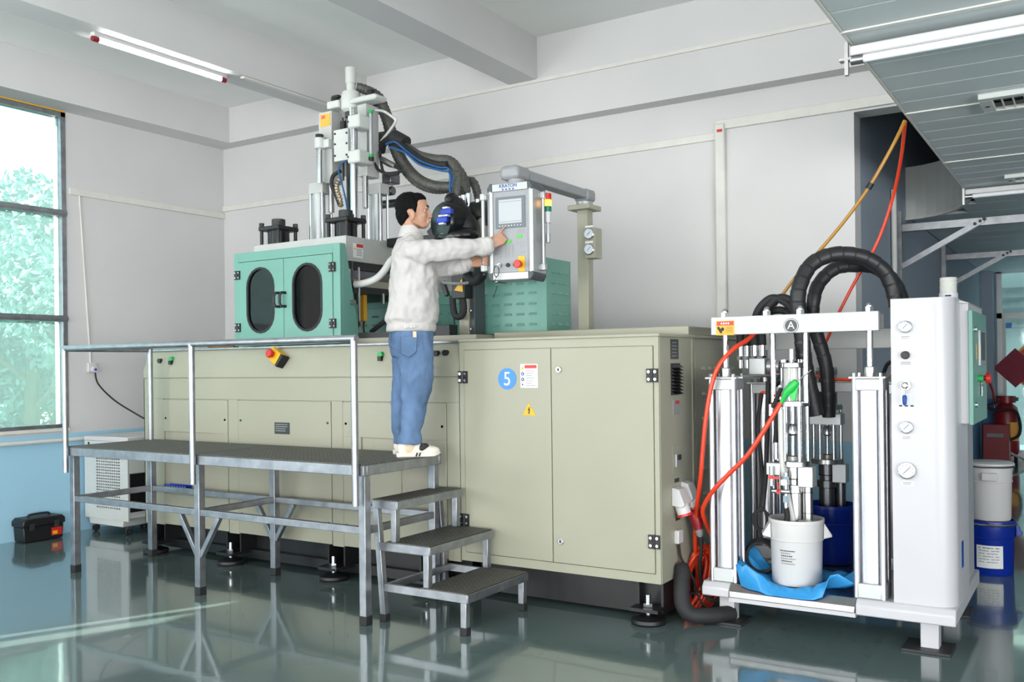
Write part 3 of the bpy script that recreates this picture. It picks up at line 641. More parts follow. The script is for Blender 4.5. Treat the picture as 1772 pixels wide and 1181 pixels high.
for x, y_ in ((-4.83, 5.33), (-5.74, 5.33), (-4.83, 6.2), (-5.74, 6.2)): build(MB().cyl((x, y_, 1.70), (x, y_, 2.35), .032, n=16), 'tie_bar', 'dark_steel', mc)
build(MB().box((-4.775, 5.36, 1.78), (-4.765, 5.375, 2.30)), 'gauge_strip', 'chrome', mc)
lc = at(628, 508, 5.55); lc2 = at(628, 556, 5.55)
build(MB().box((lc.x - .02, 5.54, lc2.z), (lc.x + .016, 5.58, lc.z)), 'light_curtain', 'label_orange', mc, bevel=.003); build(MB().box((lc.x - .035, 5.545, lc2.z - .06), (lc.x - .021, 5.58, lc.z)), 'curtain_bracket', 'cream', mc)
hose('curtain_cable', [(lc.x, 5.56, lc2.z), (lc.x - .005, 5.56, lc2.z - .06), (lc.x + .01, 5.56, 1.76)], .006, 'black_rubber', mc)
for px in (631, 663): q = at(px, 515, 5.6); build(MB().cyl((q.x, 5.6, 2.03), (q.x, 5.6, 2.11), .012, n=10), 'ejector_pin', 'chrome', mc)
hose('canvas_sleeve', [at(614, 493, 5.34), at(632, 490, 5.36), at(650, 483, 5.4), at(664, 470, 5.45), at(676, 452, 5.5), at(690, 440, 5.6)], .028, 'paper_white', mc, n=8)
hose('strap', [at(642, 575, 5.5), at(668, 555, 5.5), at(690, 540, 5.55)], .018, 'black_rubber', mc, n=6)

# ---- hydraulic cylinders on the platen
def sq(b, c, h, z0, z1): return b.box((c[0] - h, c[1] - h, z0), (c[0] + h, c[1] + h, z1))
def clamp_cylinder(X, Y, z0, z1):
    f = build(sq(MB(), (X, Y), .115, z1 - .045, z1 - .01), 'clamp_cylinder', 'black', mc, bevel=.008)
    build(MB().cyl((X, Y, z0), (X, Y, z1 - .045), .088, n=28), 'barrel', 'black_gloss', f)
    build(MB().cyl((X, Y, z1 - .01), (X, Y, z1 + .055), .055, n=24), 'end_cap', 'anthracite', f, bevel=.004)
    for dx in (-.095, .095):
        for dy in (-.095, .095):
            build(MB().cyl((X + dx, Y + dy, z0), (X + dx, Y + dy, z1 - .045), .014, n=10), 'tie_rod', 'black', f); build(MB().cyl((X + dx, Y + dy, z1 - .01), (X + dx, Y + dy, z1 + .02), .02, n=6), 'nut', 'black', f)
clamp_cylinder(-5.66, 5.40, 2.535, 2.70); clamp_cylinder(-4.925, 5.40, 2.535, 2.70)
def lift_cylinder(px0, px1, cap0, cap1, Y):
    a = at(px0, cap1, Y); b = at(px1, cap1, Y); top = at((px0 + px1) / 2, cap0, Y).z; mid = a.z; cx_ = (a.x + b.x) / 2; h = (b.x - a.x) / 2
    f = build(MB().box((cx_ - h, Y - h * .6, mid), (cx_ + h, Y + h * 1.0, top)), 'lift_cylinder', 'machine_grey', mc, bevel=.004)
    build(MB().cyl((cx_ - .005, Y, 2.535), (cx_ - .005, Y, mid), h * .66, n=28), 'barrel', 'satin_aluminium', f)
    build(MB().box((cx_ - h, Y - h * .6, 2.535), (cx_ + h, Y + h, 2.56)), 'foot_flange', 'machine_grey', f, bevel=.003)
    for dx in (-.84, .84):
        for dy in (-.5, .84): build(MB().cyl((cx_ + dx * h, Y + dy * h, 2.535), (cx_ + dx * h, Y + dy * h, mid), .011, n=10), 'tie_rod', 'chrome', f)
    return cx_, top
lift_cylinder(541, 565, 317, 338, 5.68); lift_cylinder(641, 664, 319, 339, 5.78)
# ---- injection tower
TY = 5.66
lp = pb('side_plate', 551, 196, 575, 316, TY, .13, 'machine_grey', mc)
yl = pb('caution_label', 554, 199, 571, 217, TY - .004, .004, 'label_orange', lp, bevel=0); pb('red_print', 556, 201, 562, 205, TY - .006, .002, 'red', lp, bevel=0)
pb('rear_plate', 577, 205, 592, 312, TY + .13, .03, 'dark_plastic', mc)
rp = pb('side_plate', 618, 182, 635, 304, TY - .02, .15, 'machine_grey', mc)
mp_ = pb('cover_plate', 577, 226, 603, 276, TY - .06, .05, 'machine_white', mc)
for px, py in ((580, 232), (580, 250), (580, 270), (600, 230), (600, 248), (600, 268)):
    q = at(px, py, TY - .06); build(MB().cyl((q.x, TY - .066, q.z), (q.x, TY - .058, q.z), .009, n=8), 'bolt', 'ink', mp_)
pb('cross_plate', 575, 215, 620, 300, TY + .16, .04, 'machine_grey', mc)
q0 = at(599, 206, TY); q1 = at(599, 372, TY)
build(MB().cyl((q0.x, TY + .05, q1.z), (q0.x, TY + .05, q0.z), .038, n=20), 'plunger', 'black_gloss', mc)
build(MB().cyl((q0.x, TY + .05, q0.z), (q0.x, TY + .05, q0.z + .16), .018, n=14), 'plunger_rod', 'chrome', mc)
build(MB().cyl((q0.x - .07, TY + .05, q0.z - .07), (q0.x - .07, TY + .05, q0.z + .0), .03, n=16), 'plunger_boss', 'black', mc)
# guide rods with clamps
a = at(611, 187, 5.53); b = at(611, 392, 5.53)
build(MB().cyl((a.x, 5.53, b.z), (a.x, 5.53, a.z), .03, n=20), 'guide_rod', 'chrome', mc)
for y0, y1 in ((200, 220), (261, 281)):
    c0, c1 = at(601, y0, 5.49), at(617, y1, 5.49)
    ck = build(MB().box((c0.x, 5.485, c1.z), (c1.x + .03, 5.66, c0.z)), 'rod_clamp', 'machine_white', mc, bevel=.015)
    build(MB().cyl((c0.x + .012, 5.483, (c0.z + c1.z) / 2), (c0.x + .012, 5.487, (c0.z + c1.z) / 2), .009, n=8), 'clamp_bolt', 'ink', ck)
a = at(553, 250, 5.6); b = at(553, 318, 5.6)
build(MB().cyl((a.x, 5.6, b.z), (a.x, 5.6, a.z), .023, n=18), 'guide_rod', 'chrome', mc)
cl = build(MB().lathe([(.036, 0), (.042, .005), (.042, .085), (.036, .09)], (a.x, 5.6, at(553, 258, 5.6).z)), 'rod_collar', 'machine_white', mc)
build(MB().box((a.x, 5.6, at(553, 257, 5.6).z), (a.x + .1, 5.72, at(553, 243, 5.6).z)), 'collar_arm', 'machine_white', cl)
build(MB().cyl((a.x, 5.6, at(553, 242, 5.6).z), (a.x, 5.6, at(553, 233, 5.6).z), .033, n=6), 'lock_nut', 'black', cl)
for px, y0, y1, Y in ((573, 312, 368, 5.70), (632, 304, 361, 5.66)):
    a = at(px, y0, Y); b = at(px, y1, Y); build(MB().cyl((a.x, Y, b.z), (a.x, Y, a.z), .024, n=18), 'stop_rod', 'steel', mc, bevel=.003)
# gearbox casting and motor pipe on top
p0, p1, p2_ = at(602, 188, TY), at(602, 156, TY), at(602, 142, TY); ptop = at(602, 114, TY)
hb = build(MB().lathe([(.055, p0.z - .02), (.078, p0.z), (.08, p0.z + .01), (.08, p1.z - .04), (.07, p1.z - .005), (.045, p1.z)], (p0.x - .01, TY + .05, 0)), 'gear_housing', 'machine_white', mc)
build(MB().cyl((p0.x - .01, TY + .05, p1.z - .01), (p0.x - .01, TY + .05, p2_.z), .036, n=22), 'pipe_neck', 'machine_white', hb)
build(MB().cyl((p0.x - .01, TY + .05, p2_.z), (p0.x - .01, TY + .05, ptop.z), .044, n=24), 'motor_pipe', 'machine_white', hb, bevel=.004)
r0, r1 = at(612, 180, TY), at(640, 164, TY)
build(MB().prism([(p0.x + .03, r0.z), (r1.x + .06, r0.z), (r1.x + .09, (r0.z + r1.z) / 2), (r1.x + .06, r1.z), (p0.x + .03, r1.z + .0)], 'y', TY - .02, TY + .12), 'gear_arm', 'machine_white', hb, bevel=.012)
l0, l1 = at(566, 190, TY), at(587, 172, TY)
build(MB().box((l0.x, TY - .01, l0.z), (l1.x, TY + .11, l1.z)), 'gear_arm', 'machine_white', hb, bevel=.012)
lc_ = at(573, 172, TY); build(MB().cyl((lc_.x, TY + .05, lc_.z), (lc_.x, TY + .05, lc_.z + .025), .036, n=16).box((lc_.x - .02, TY + .03, lc_.z + .02), (lc_.x + .045, TY + .07, lc_.z + .04)), 'sensor_cap', 'black', hb)
lc_ = at(633, 163, TY); build(MB().cyl((lc_.x, TY + .06, lc_.z), (lc_.x, TY + .06, lc_.z + .045), .035, n=16), 'hose_port', 'black', hb)
build(MB().cyl((p0.x - .01, TY + .05, p0.z - .06), (p0.x - .01, TY + .05, p0.z - .02), .05, n=16), 'coupling', 'anthracite', hb)
# linear scale with green ends
s0, s1 = at(641, 194, 5.62), at(641, 270, 5.62)
ls = build(MB().cyl((s0.x, 5.62, s1.z), (s0.x, 5.62, s0.z), .014, n=14).box((s0.x - .018, 5.63, s1.z), (s0.x + .018, 5.64, s0.z)), 'linear_scale', 'satin_aluminium', mc)
for z in (s0.z, s1.z): build(MB().cyl((s0.x, 5.62, z - .012), (s0.x, 5.62, z + .012), .022, n=14), 'scale_end', 'green', ls)
build(MB().cyl((s0.x, 5.62, s1.z - .04), (s0.x, 5.62, s1.z - .012), .024, n=14), 'cable_gland', 'black', ls)
# grey valve bodies on the right of the tower
for x0, y0, x1, y1, nm in ((667, 303, 680, 318, 'valve_block'), (668, 324, 681, 338, 'motor_can'), (667, 347, 690, 358, 'pipe_stub')):
    a = at(x0, y0, 5.95); b = at(x1, y1, 5.95); zc = (a.z + b.z) / 2
    if nm == 'valve_block': build(MB().box((a.x, 5.9, b.z), (b.x + .02, 6.02, a.z)), nm, 'dark_steel', mc, bevel=.008)
    else: build(MB().cyl((a.x - .05, 5.95, zc), (b.x, 5.95, zc), (a.z - b.z) / 2, n=18), nm, 'dark_steel', mc, bevel=.008)
hose('scrap_chain', [at(587, 312, 5.6), at(582, 322, 5.58), at(584, 334, 5.57), at(588, 346, 5.57), at(590, 358, 5.57)], .026, 'gold_scrap', mc, n=8, ribs=.35, pitch=.025)
hose('sensor_cable', [at(601, 278, 5.58), at(590, 284, 5.55), at(586, 296, 5.54), at(592, 320, 5.54), at(598, 345, 5.54), at(602, 368, 5.5)], .007, 'air_blue', mc)
hose('heater_cable', [at(590, 296, 5.57), at(577, 304, 5.55), at(574, 320, 5.55), at(582, 340, 5.56), at(588, 356, 5.56)], .016, 'black_rubber', mc)
hose('bent_tube', [at(650, 191, 5.72), at(664, 193, 5.72), at(680, 203, 5.72), at(685, 209, 5.72), at(676, 224, 5.75), at(660, 244, 5.78)], .011, 'machine_white', mc)
for pts, r, mt in (([(641, 274), (648, 283), (655, 294), (668, 300), (684, 299), (693, 296), (686, 290), (672, 286), (660, 278)], .012, 'black_rubber'),
                   ([(657, 262), (660, 285), (664, 298), (676, 303), (690, 300)], .012, 'black_rubber'), ([(661, 275), (672, 281), (684, 288)], .02, 'steel')):
    hose('sensor_cable', [at(x, y_, 5.74) for x, y_ in pts], r, mt, mc)
# thick hydraulic hoses from the tower to the manifold
HS = [([(617, 151, 5.75), (634, 156, 5.8), (655, 168, 5.82), (666, 190, 5.84), (674, 213, 5.84), (683, 245, 5.86), (698, 280, 5.86), (722, 308, 5.86), (752, 322, 5.86), (785, 322, 5.86), (800, 313, 5.86)], .043),
      ([(640, 170, 5.86), (656, 185, 5.9), (668, 210, 5.93), (676, 243, 5.95), (692, 282, 5.95), (718, 314, 5.95), (750, 328, 5.95), (786, 325, 5.95), (815, 313, 5.95), (826, 334, 5.95), (828, 352, 5.95)], .036),
      ([(656, 238, 5.9), (676, 238, 5.86), (700, 254, 5.82), (724, 270, 5.8), (752, 277, 5.78), (776, 279, 5.76), (790, 292, 5.74), (793, 312, 5.72), (791, 332, 5.7), (788, 350, 5.7)], .045),
      ([(660, 262, 5.84), (664, 248, 5.8), (680, 242, 5.78), (702, 258, 5.76), (728, 277, 5.74), (756, 286, 5.74), (776, 286, 5.72)], .033),
      ([(806, 345, 5.86), (808, 322, 5.86), (800, 300, 5.86), (790, 288, 5.84)], .03)]
for i, (pts, r) in enumerate(HS):
    hose('hydraulic_hose', [at(*p) for p in pts], r, 'hose_mesh' if i != 3 else 'black_rubber', mc, n=12, ribs=.15 if i != 3 else 0, pitch=.032)
for pts in ([(668, 250, 5.72), (684, 246, 5.7), (704, 262, 5.7), (730, 280, 5.68), (760, 290, 5.66), (776, 292, 5.66), (783, 312, 5.64), (780, 340, 5.64), (796, 360, 5.62), (808, 388, 5.6), (818, 412, 5.6)], [(672, 254, 5.7), (700, 264, 5.68), (726, 285, 5.66), (762, 295, 5.64), (778, 300, 5.62), (779, 330, 5.62), (790, 352, 5.6)]):
    hose('air_line', [at(*p) for p in pts], .008, 'air_blue', mc)
p = at(689, 241, 5.78); build(MB().cyl((p.x - .06, 5.8, p.z + .03), (p.x + .06, 5.8, p.z - .04), .06, n=12), 'hose_tie', 'black_rubber', mc)

# ---- cream manifold column
mcol = pb('manifold_column', 794, 515, 811, 590, 5.5, .12, 'cream', mc)
pb('column_strip', 811, 430, 822, 590, 5.52, .14, 'dark_plastic', mc)
for y_ in (510, 538, 570): q = at(815, y_, 5.52); build(MB().ball((q.x, 5.515, q.z), .014, 10, 6), 'bolt', 'chrome', mc)
pb('manifold_block', 806, 364, 833, 430, 5.62, .14, 'cream_dark', mc); pb('manifold_arm', 795, 425, 826, 480, 5.6, .1, 'anthracite', mc)
for x0, y0, y1 in ((802, 338, 365), (811, 335, 364), (827, 345, 364), (788, 340, 356), (794, 340, 356)):
    a = at(x0, y0, 5.68); b = at(x0, y1, 5.68); build(MB().cyl((b.x, 5.68, b.z), (a.x, 5.68, a.z), .026, n=12), 'hose_fitting', 'chrome', mc, bevel=.003)
    build(MB().cyl((b.x, 5.68, b.z), (b.x, 5.68, b.z + .03), .034, n=6), 'fitting_nut', 'chrome', mc)
hose('pilot_hose', [at(797, 325, 5.7), at(803, 335, 5.7), at(806, 350, 5.7), at(806, 362, 5.7)], .014, 'black_rubber', mc)
# black accumulator motor with blue valve caps
vc = at(785, 388, 5.5)
vm = build(MB().lathe([(.04, 0), (.13, .01), (.15, .04), (.15, .16), (.12, .2), (.05, .21)], (vc.x - .07, 5.42, at(780, 385, 5.5).z), ax=(.35, 1, 0)), 'valve_motor', 'black_gloss', mc)
cv = MB()
for i, (x, y_, r) in enumerate(((783, 347, .045), (792, 362, .07), (800, 380, .09), (806, 398, .105), (806, 415, .11))):
    q = at(x, y_, 5.55); cv.ball(q, (r, .08, r * 1.25), 14, 8)
build(cv, 'motor_cover', 'black', mc); q = at(790, 410, 5.5); build(MB().ball(q, (.19, .1, .07), 18, 10), 'motor_base', 'black_gloss', mc)
for x, y_ in ((774, 367), (767, 381)):
    q = at(x, y_, 5.38); kb = build(MB().box((q.x - .05, 5.36, q.z - .022), (q.x + .045, 5.40, q.z + .022)), 'valve_cap', 'blue', mc, bevel=.008)
    build(MB().box((q.x - .025, 5.355, q.z + .022), (q.x + .02, 5.39, q.z + .034)).box((q.x - .025, 5.355, q.z - .034), (q.x + .02, 5.39, q.z - .022)), 'cap_tag', 'paper_white', kb)
build(MB().bar(at(745, 398, 5.5), at(764, 424, 5.5), .05, .05), 'lever_arm', 'black', mc)
q = at(746, 420, 5.5); build(MB().box((q.x - .14, 5.5, q.z - .03), (q.x + .1, 5.6, q.z + .06)), 'valve_bank', 'black', mc, bevel=.01)
q = at(672, 417, 5.7); build(MB().box((q.x - .02, 5.7, q.z - .05), (q.x + .16, 5.8, q.z + .02)), 'valve_bank', 'black', mc, bevel=.01)
q = at(835, 375, 5.75); build(MB().lathe([(.07, 0), (.11, .02), (.11, .12), (.05, .15)], (q.x - .06, 5.7, q.z), ax=(1, .2, 0), n=20), 'motor_fan', 'black', mc)
# servo valve with warning triangle and its loop hoses
sv = pb('servo_valve', 781, 470, 804, 516, 5.42, .1, 'black', mc); tq = at(795, 495, 5.415)
build(MB().prism([(tq.x - .045, tq.z - .03), (tq.x + .03, tq.z - .045), (tq.x + .025, tq.z + .05)], 'y', 5.412, 5.418), 'warning_triangle', 'yellow', sv)
hose('loop_hose', [at(783, 512, 5.45), at(784, 530, 5.45), at(788, 546, 5.45), at(797, 548, 5.45), at(803, 538, 5.45), at(801, 518, 5.45)], .026, 'black_rubber', mc, ribs=.12, pitch=.02)
hose('grey_conduit', [at(757, 482, 5.4), at(768, 489, 5.4), at(785, 491, 5.38), at(808, 490, 5.36), at(828, 482, 5.34), at(838, 476, 5.3)], .012, 'ink_grey', mc)
hose('black_conduit', [at(806, 480, 5.4), at(820, 488, 5.36), at(832, 482, 5.32), at(836, 474, 5.3)], .03, 'black_rubber', mc)
hose('signal_cable', [at(785, 548, 5.45), at(788, 566, 5.45), at(792, 586, 5.45)], .006, 'black_rubber', mc)
build(MB().bar(at(760, 470, 5.6), at(774, 512, 5.6), .035, .03), 'stay_bar', 'black', mc)
pb('terminal_box', 752, 563, 778, 582, 5.3, .1, 'black', mc)
pb('wood_wedge', 360, 596, 404, 607, 5.2, .06, 'brown_board', mc)
# ---- teal louvred covers
def louvres(parent, mat, pts, w_, ax):
    me = None
    for p in pts:
        b = MB()
        if ax == 'y': b.prism([(0, -.008), (-.012, -.008), (0, .010)], 'x', -w_ / 2, w_ / 2)
        else: b.prism([(0, -.008), (.012, -.008), (0, .010)], 'y', -w_ / 2, w_ / 2)
        if me is None:
            o = build(b, 'louvre', mat, parent, local=True, smooth=0); me = o.data
        else:
            o = bpy.data.objects.new('louvre', me); COL.objects.link(o); o.parent = parent
        o.location = Vector(p) - origin_of(parent)
rc = build(MB().box((-5.85, 6.36, 1.70), (-3.95, 6.40, 2.17)), 'rear_cover', 'teal', mc)
build(MB().box((-5.85, 6.33, 2.06), (-3.95, 6.36, 2.17)), 'rear_cover_lip', 'teal', mc)
louvres(rc, 'teal', [(-5.6 + .14 * i, 6.36, 1.76 + .075 * j) for i in range(12) for j in range(4)], .07, 'y')
tk = build(MB().box((-3.93, 5.70, 1.765), (-3.30, 6.05, 2.30)), 'oil_tank', 'teal', mc, bevel=.003)
louvres(tk, 'teal', [(-3.84 + .105 * i, 5.70, 1.83 + .075 * j) for i in range(5) for j in range(6)], .06, 'y')
louvres(tk, 'teal', [(-3.30, 5.79 + .095 * i, 1.83 + .075 * j) for i in range(3) for j in range(6)], .05, 'x')
build(MB().box((-3.36, 5.69, 1.765), (-3.30, 5.70, 2.30)), 'corner_strip', 'teal', mc)

# ================================================================== ELECTRICAL CABINET
ec = thing('electrical_cabinet', 'cream electrical cabinet with blue number disc and two tall doors', 'cabinet', (-2.86, 5.7, 0))
CX0, CX1 = -3.572, -2.155
build(MB().box((CX0, 5.014, .25), (CX1, 6.5, 1.692)), 'body', 'cream', ec, bevel=.003)
build(MB().box((CX0, 5.0, .25), (-3.535, 5.014, 1.692)).box((-2.185, 5.0, .25), (CX1, 5.014, 1.692)).box((-3.535, 5.0, 1.642), (-2.185, 5.014, 1.692)).box((-3.535, 5.0, .25), (-2.185, 5.014, .305)), 'door_frame', 'cream', ec)
build(MB().box((CX0 - .004, 4.985, 1.692), (CX1 + .012, 6.5, 1.712)), 'roof_edge', 'cream', ec, bevel=.006)
build(MB().box((-3.60, 5.46, 1.712), (CX1 + .006, 6.5, 1.768)), 'raised_roof', 'cream', ec, bevel=.006)
dL = build(MB().box((-3.531, 4.993, .309), (-2.874, 5.013, 1.638)), 'door', 'cream', ec, bevel=.003)
dR = build(MB().box((-2.869, 4.993, .309), (-2.189, 5.013, 1.638)), 'door', 'cream', ec, bevel=.003)
for X, zz, d in ((-3.537, (1.461, .52), dL), (-2.190, (1.466, .497), dR)):
    for z in zz:
        build(MB().box((X - .035, 4.982, z - .04), (X + .035, 4.993, z + .04)).cyl((X, 4.984, z - .04), (X, 4.984, z + .04), .009, n=8), 'hinge', 'black', d)
        for dx in (-.02, .02):
            for dz in (-.022, .022): build(MB().cyl((X + dx, 4.978, z + dz), (X + dx, 4.984, z + dz), .009, n=8), 'hinge_screw', 'chrome', d)
for z in (1.505, .443):
    lk = build(MB().cyl((-2.815, 4.993, z), (-2.815, 4.984, z), .02, n=16), 'lock', 'chrome', dR, bevel=.002); build(MB().box((-2.820, 4.982, z - .009), (-2.810, 4.985, z + .009)), 'key_slot', 'ink', dR)
build(MB().cyl((-3.193, 4.993, 1.449), (-3.193, 4.9905, 1.449), .069, n=40), 'number_disc', 'dot_blue', dL, label='round blue sticker with a white 5'); text('number', '5', 'paper_white', dL, (-3.193, 4.990, 1.445), .125, sx=.95)
wp = build(MB().box((-3.092, 4.989, 1.392), (-2.965, 4.993, 1.542)), 'warning_plate', 'paper_white', dL)
build(MB().box((-3.06, 4.9875, 1.515), (-2.972, 4.989, 1.535)), 'red_header', 'red', dL)
build(MB().prism([(-3.086, 1.508), (-3.064, 1.508), (-3.075, 1.528)], 'y', 4.9875, 4.989), 'warning_triangle', 'yellow', dL)
for z in (1.48, 1.445): build(MB().cyl((-3.075, 4.9875, z), (-3.075, 4.989, z), .011, n=16), 'blue_pictogram', 'logo_blue', dL); build(MB().cyl((-3.075, 4.9868, z), (-3.075, 4.9876, z), .005, n=10), 'pictogram_centre', 'paper_white', dL)
build(MB().prism([(-3.082, 1.408), (-3.078, 1.42), (-3.068, 1.408)], 'y', 4.9875, 4.989), 'pictogram', 'ink', dL)
for i in range(7): build(MB().box((-3.05, 4.9878, 1.495 - .014 * i - (.006 if i > 3 else 0)), (-2.985 - .012 * (i % 3), 4.989, 1.4985 - .014 * i - (.006 if i > 3 else 0))), 'print_line', 'ink_grey', dL)
tri = MB().prism([(-3.082, 1.218), (-2.982, 1.218), (-3.032, 1.298)], 'y', 4.9895, 4.993); build(tri, 'voltage_sign', 'yellow', dL, bevel=.004)
build(MB().prism([(-3.030, 1.27), (-3.041, 1.25), (-3.033, 1.25), (-3.036, 1.232), (-3.040, 1.232), (-3.030, 1.226), (-3.026, 1.236), (-3.029, 1.236), (-3.022, 1.257), (-3.030, 1.256), (-3.022, 1.270)], 'y', 4.9885, 4.9897), 'lightning_bolt', 'ink', dL)
# right-hand side of the cabinet
SX = CX1
sp = build(MB().box((SX, 5.012, .25), (SX + .004, 5.50, 1.69)), 'side_panel', 'cream', ec)
sd = build(MB().box((SX, 5.56, .30), (SX + .008, 6.45, 1.62)), 'side_door', 'cream', ec, bevel=.002)
build(MB().box((SX, 5.505, .25), (SX + .012, 5.53, 1.69)), 'corner_seam', 'cream', ec)
louvres(sd, 'cream', [(SX + .008, 5.70 + .11 * i, 1.50 - .16 * j) for i in range(6) for j in range(8)], .055, 'x')
build(MB().box((SX + .004, 5.17, 1.56), (SX + .007, 5.29, 1.68)), 'nameplate', 'nameplate', sp)
for z in (1.66, 1.64, 1.62, 1.60, 1.58): build(MB().box((SX + .007, 5.19, z - .003), (SX + .0078, 5.26, z + .003)), 'print_line', 'ink_grey', sp)
vb = build(MB().box((SX + .004, 5.17, 1.345), (SX + .008, 5.31, 1.535)), 'vent_base', 'black', sp)
for i in range(9): build(MB().prism([(SX + .008, 1.35 + .02 * i), (SX + .034, 1.35 + .02 * i), (SX + .008, 1.366 + .02 * i)], 'y', 5.17, 5.31), 'vent_slat', 'black', sp)
wp2 = build(MB().box((SX + .004, 5.20, 1.225), (SX + .006, 5.30, 1.315)), 'warning_plate', 'satin_aluminium', sp); build(MB().box((SX + .006, 5.235, 1.29), (SX + .007, 5.295, 1.31)), 'red_header', 'red', sp)
hk = build(MB().box((SX + .004, 5.18, .87), (SX + .006, 5.32, 1.04)), 'switch_plate', 'cream', sp, bevel=.002); build(MB().box((SX + .006, 5.21, .91), (SX + .02, 5.27, .99)), 'isolator', 'satin_aluminium', sp, bevel=.003); build(MB().box((SX + .02, 5.22, .955), (SX + .03, 5.26, .985)), 'isolator_handle', 'ink', sp)
for y_, z in ((5.21, .83), (5.22, .60)): build(MB().box((SX + .004, y_, z - .012), (SX + .006, y_ + .07, z + .012)), 'socket_tag', 'nameplate', sp)
for y_, nm in ((5.16, 0), (5.30, 1)):
    z = .735 + .02 * nm
    s_ = build(MB().prism([(SX + .004, z - .05), (SX + .07, z - .06), (SX + .085, z - .04), (SX + .05, z + .05), (SX + .004, z + .06)], 'y', y_, y_ + .105), 'power_socket', 'white_plastic', ec, bevel=.006)
    build(MB().cyl((SX + .045, y_ + .052, z - .045), (SX + .065, y_ + .052, z - .10), .042, n=20), 'socket_barrel', 'white_plastic', s_)
    build(MB().cyl((SX + .064, y_ + .052, z - .098), (SX + .068, y_ + .052, z - .112), .046, n=20), 'socket_ring', 'red', s_)
pgl = thing('power_plug', 'red industrial plug hanging from the rear power socket of the cabinet', 'plug', (SX + .07, 5.352, .64))
build(MB().lathe([(.038, 0), (.042, .02), (.04, .06), (.03, .10), (.028, .12)], (SX + .07, 5.352, .64), ax=(.25, 0, -1), n=20), 'plug_body', 'dark_red', pgl)
build(MB().lathe([(.026, .12), (.024, .15), (.012, .165)], (SX + .07, 5.352, .64), ax=(.25, 0, -1), n=16), 'cable_gland', 'ink_grey', pgl)
hose('plug_cable', [(SX + .11, 5.352, .49), (SX + .11, 5.36, .40), (SX + .09, 5.38, .28), (SX + .1, 5.4, .16), (SX + .14, 5.42, .09), (SX + .24, 5.45, .085)], .011, 'black_rubber', pgl)
jb = build(MB().box((SX + .004, 5.19, .455), (SX + .035, 5.265, .535)), 'junction_box', 'white_plastic', ec, bevel=.005)
hose('junction_cable', [(SX + .022, 5.22, .456), (SX + .03, 5.24, .36), (SX + .08, 5.29, .24), (SX + .1, 5.33, .12), (SX + .16, 5.36, .02)], .008, 'black_rubber', ec)
build(MB().box((CX0 + .05, 5.15, .03), (CX1 - .05, 6.3, .25)), 'plinth', 'black', ec)
foot(-2.26, ec, .08)

# ================================================================== CONTROL PANEL ON ITS SWING ARM
PNX = at(884, 402, 4.97).x
pn = thing('control_panel', 'grey pendant control panel with screen hanging from a swing arm', 'control panel', (PNX, 4.97, 2.385), radians(7.5))
PW, PH, PD = .158, .307, .19     # half width, half height, depth
def pl_(mb, name, mat, parent=None, **k): return build(mb, name, mat, parent or pn, local=True, **k)
bd = pl_(MB().box((-PW + .03, .004, -PH + .045), (PW - .03, PD, PH - .045)), 'enclosure', 'panel_grey', bevel=.004)
fp = pl_(MB().box((-PW + .035, -.002, -PH + .05), (PW - .035, .004, PH - .05)), 'face_plate', 'panel_grey')
for s in (-1, 1): pl_(MB().prism([(s * (PW - .036), .002), (s * (PW - .036), -.010), (s * (PW - .02), -.018), (s * PW, -.010), (s * PW, PD), (s * (PW - .036), PD)], 'z', -PH + .045, PH - .045), 'side_profile', 'satin_aluminium')
pl_(MB().box((-PW + .034, -.014, PH - .050), (PW - .034, PD, PH)), 'top_rail', 'satin_aluminium', bevel=.004); pl_(MB().box((-PW + .034, -.014, -PH), (PW - .034, PD, -PH + .048)), 'bottom_rail', 'satin_aluminium', bevel=.004)
for s in (-1, 1):
    for z0, z1 in ((PH - .052, PH + .004), (-PH - .004, -PH + .050)):
        zc = z1 if z0 > 0 else z0
        zi = z0 if z0 > 0 else z1
        pl_(MB().prism([(s * (PW - .036), zi), (s * PW, zi), (s * (PW + .001), zc - (.03 if zc > 0 else -.03)), (s * (PW - .016), zc), (s * (PW - .036), zc)], 'y', -.016, PD + .01), 'corner_cap', 'dark_plastic', bevel=.006)
bz = pl_(MB().box((-.104, -.007, .022), (.104, -.002, .222)), 'bezel', 'bezel', bevel=.003)
pl_(MB().box((-.080, -.0085, .052), (.080, -.006, .204)), 'screen', 'screen', bz)
for z in (.190, .064): pl_(MB().box((-.078, -.0092, z - .0015), (.078, -.0084, z + .0015)), 'screen_line', 'ink_grey', bz)
for i in range(8): pl_(MB().cyl((-.075 + .021 * i, -.007, .037), (-.075 + .021 * i, -.0095, .037), .0035, n=10), 'soft_key', 'paper_white', bz)
for x, z in ((-.016, -.064), (.061, -.035)): pl_(MB().box((x - .018, -.004, z - .011), (x + .018, -.0018, z + .011)), 'green_key', 'button_green', fp)
def keyrow(xs, zs):
    for z in zs:
        for x in xs: pl_(MB().box((x - .006, -.003, z - .008), (x + .006, -.0018, z - .004)).box((x - .004, -.003, z + .001), (x + .004, -.0018, z + .006)), 'key_mark', 'ink_grey', fp)
keyrow((-.09, -.072), (-.07, -.09, -.112, -.134, -.156)); keyrow((-.034, -.014, .014), (-.09, -.112, -.134, -.156)); keyrow((.05, .07, .09), (-.075,)); keyrow((.07, .09), (-.097, -.135)); keyrow((.055, .072, .09), (.008, -.008))
text('logo', 'KRATON', 'logo_blue', pn, (-.01, -.0145, PH - .018), .030, local=True, bold=.0005)
for i in range(4): pl_(MB().box((-.052 + .024 * i, -.0155, PH - .044), (-.041 + .024 * i, -.014, PH - .035)), 'logo_mark', 'logo_blue')
for x in (-.020, .030): pl_(MB().cyl((x, -.002, -.213), (x, -.014, -.213), .013, n=18), 'push_button', 'black', fp, bevel=.003)
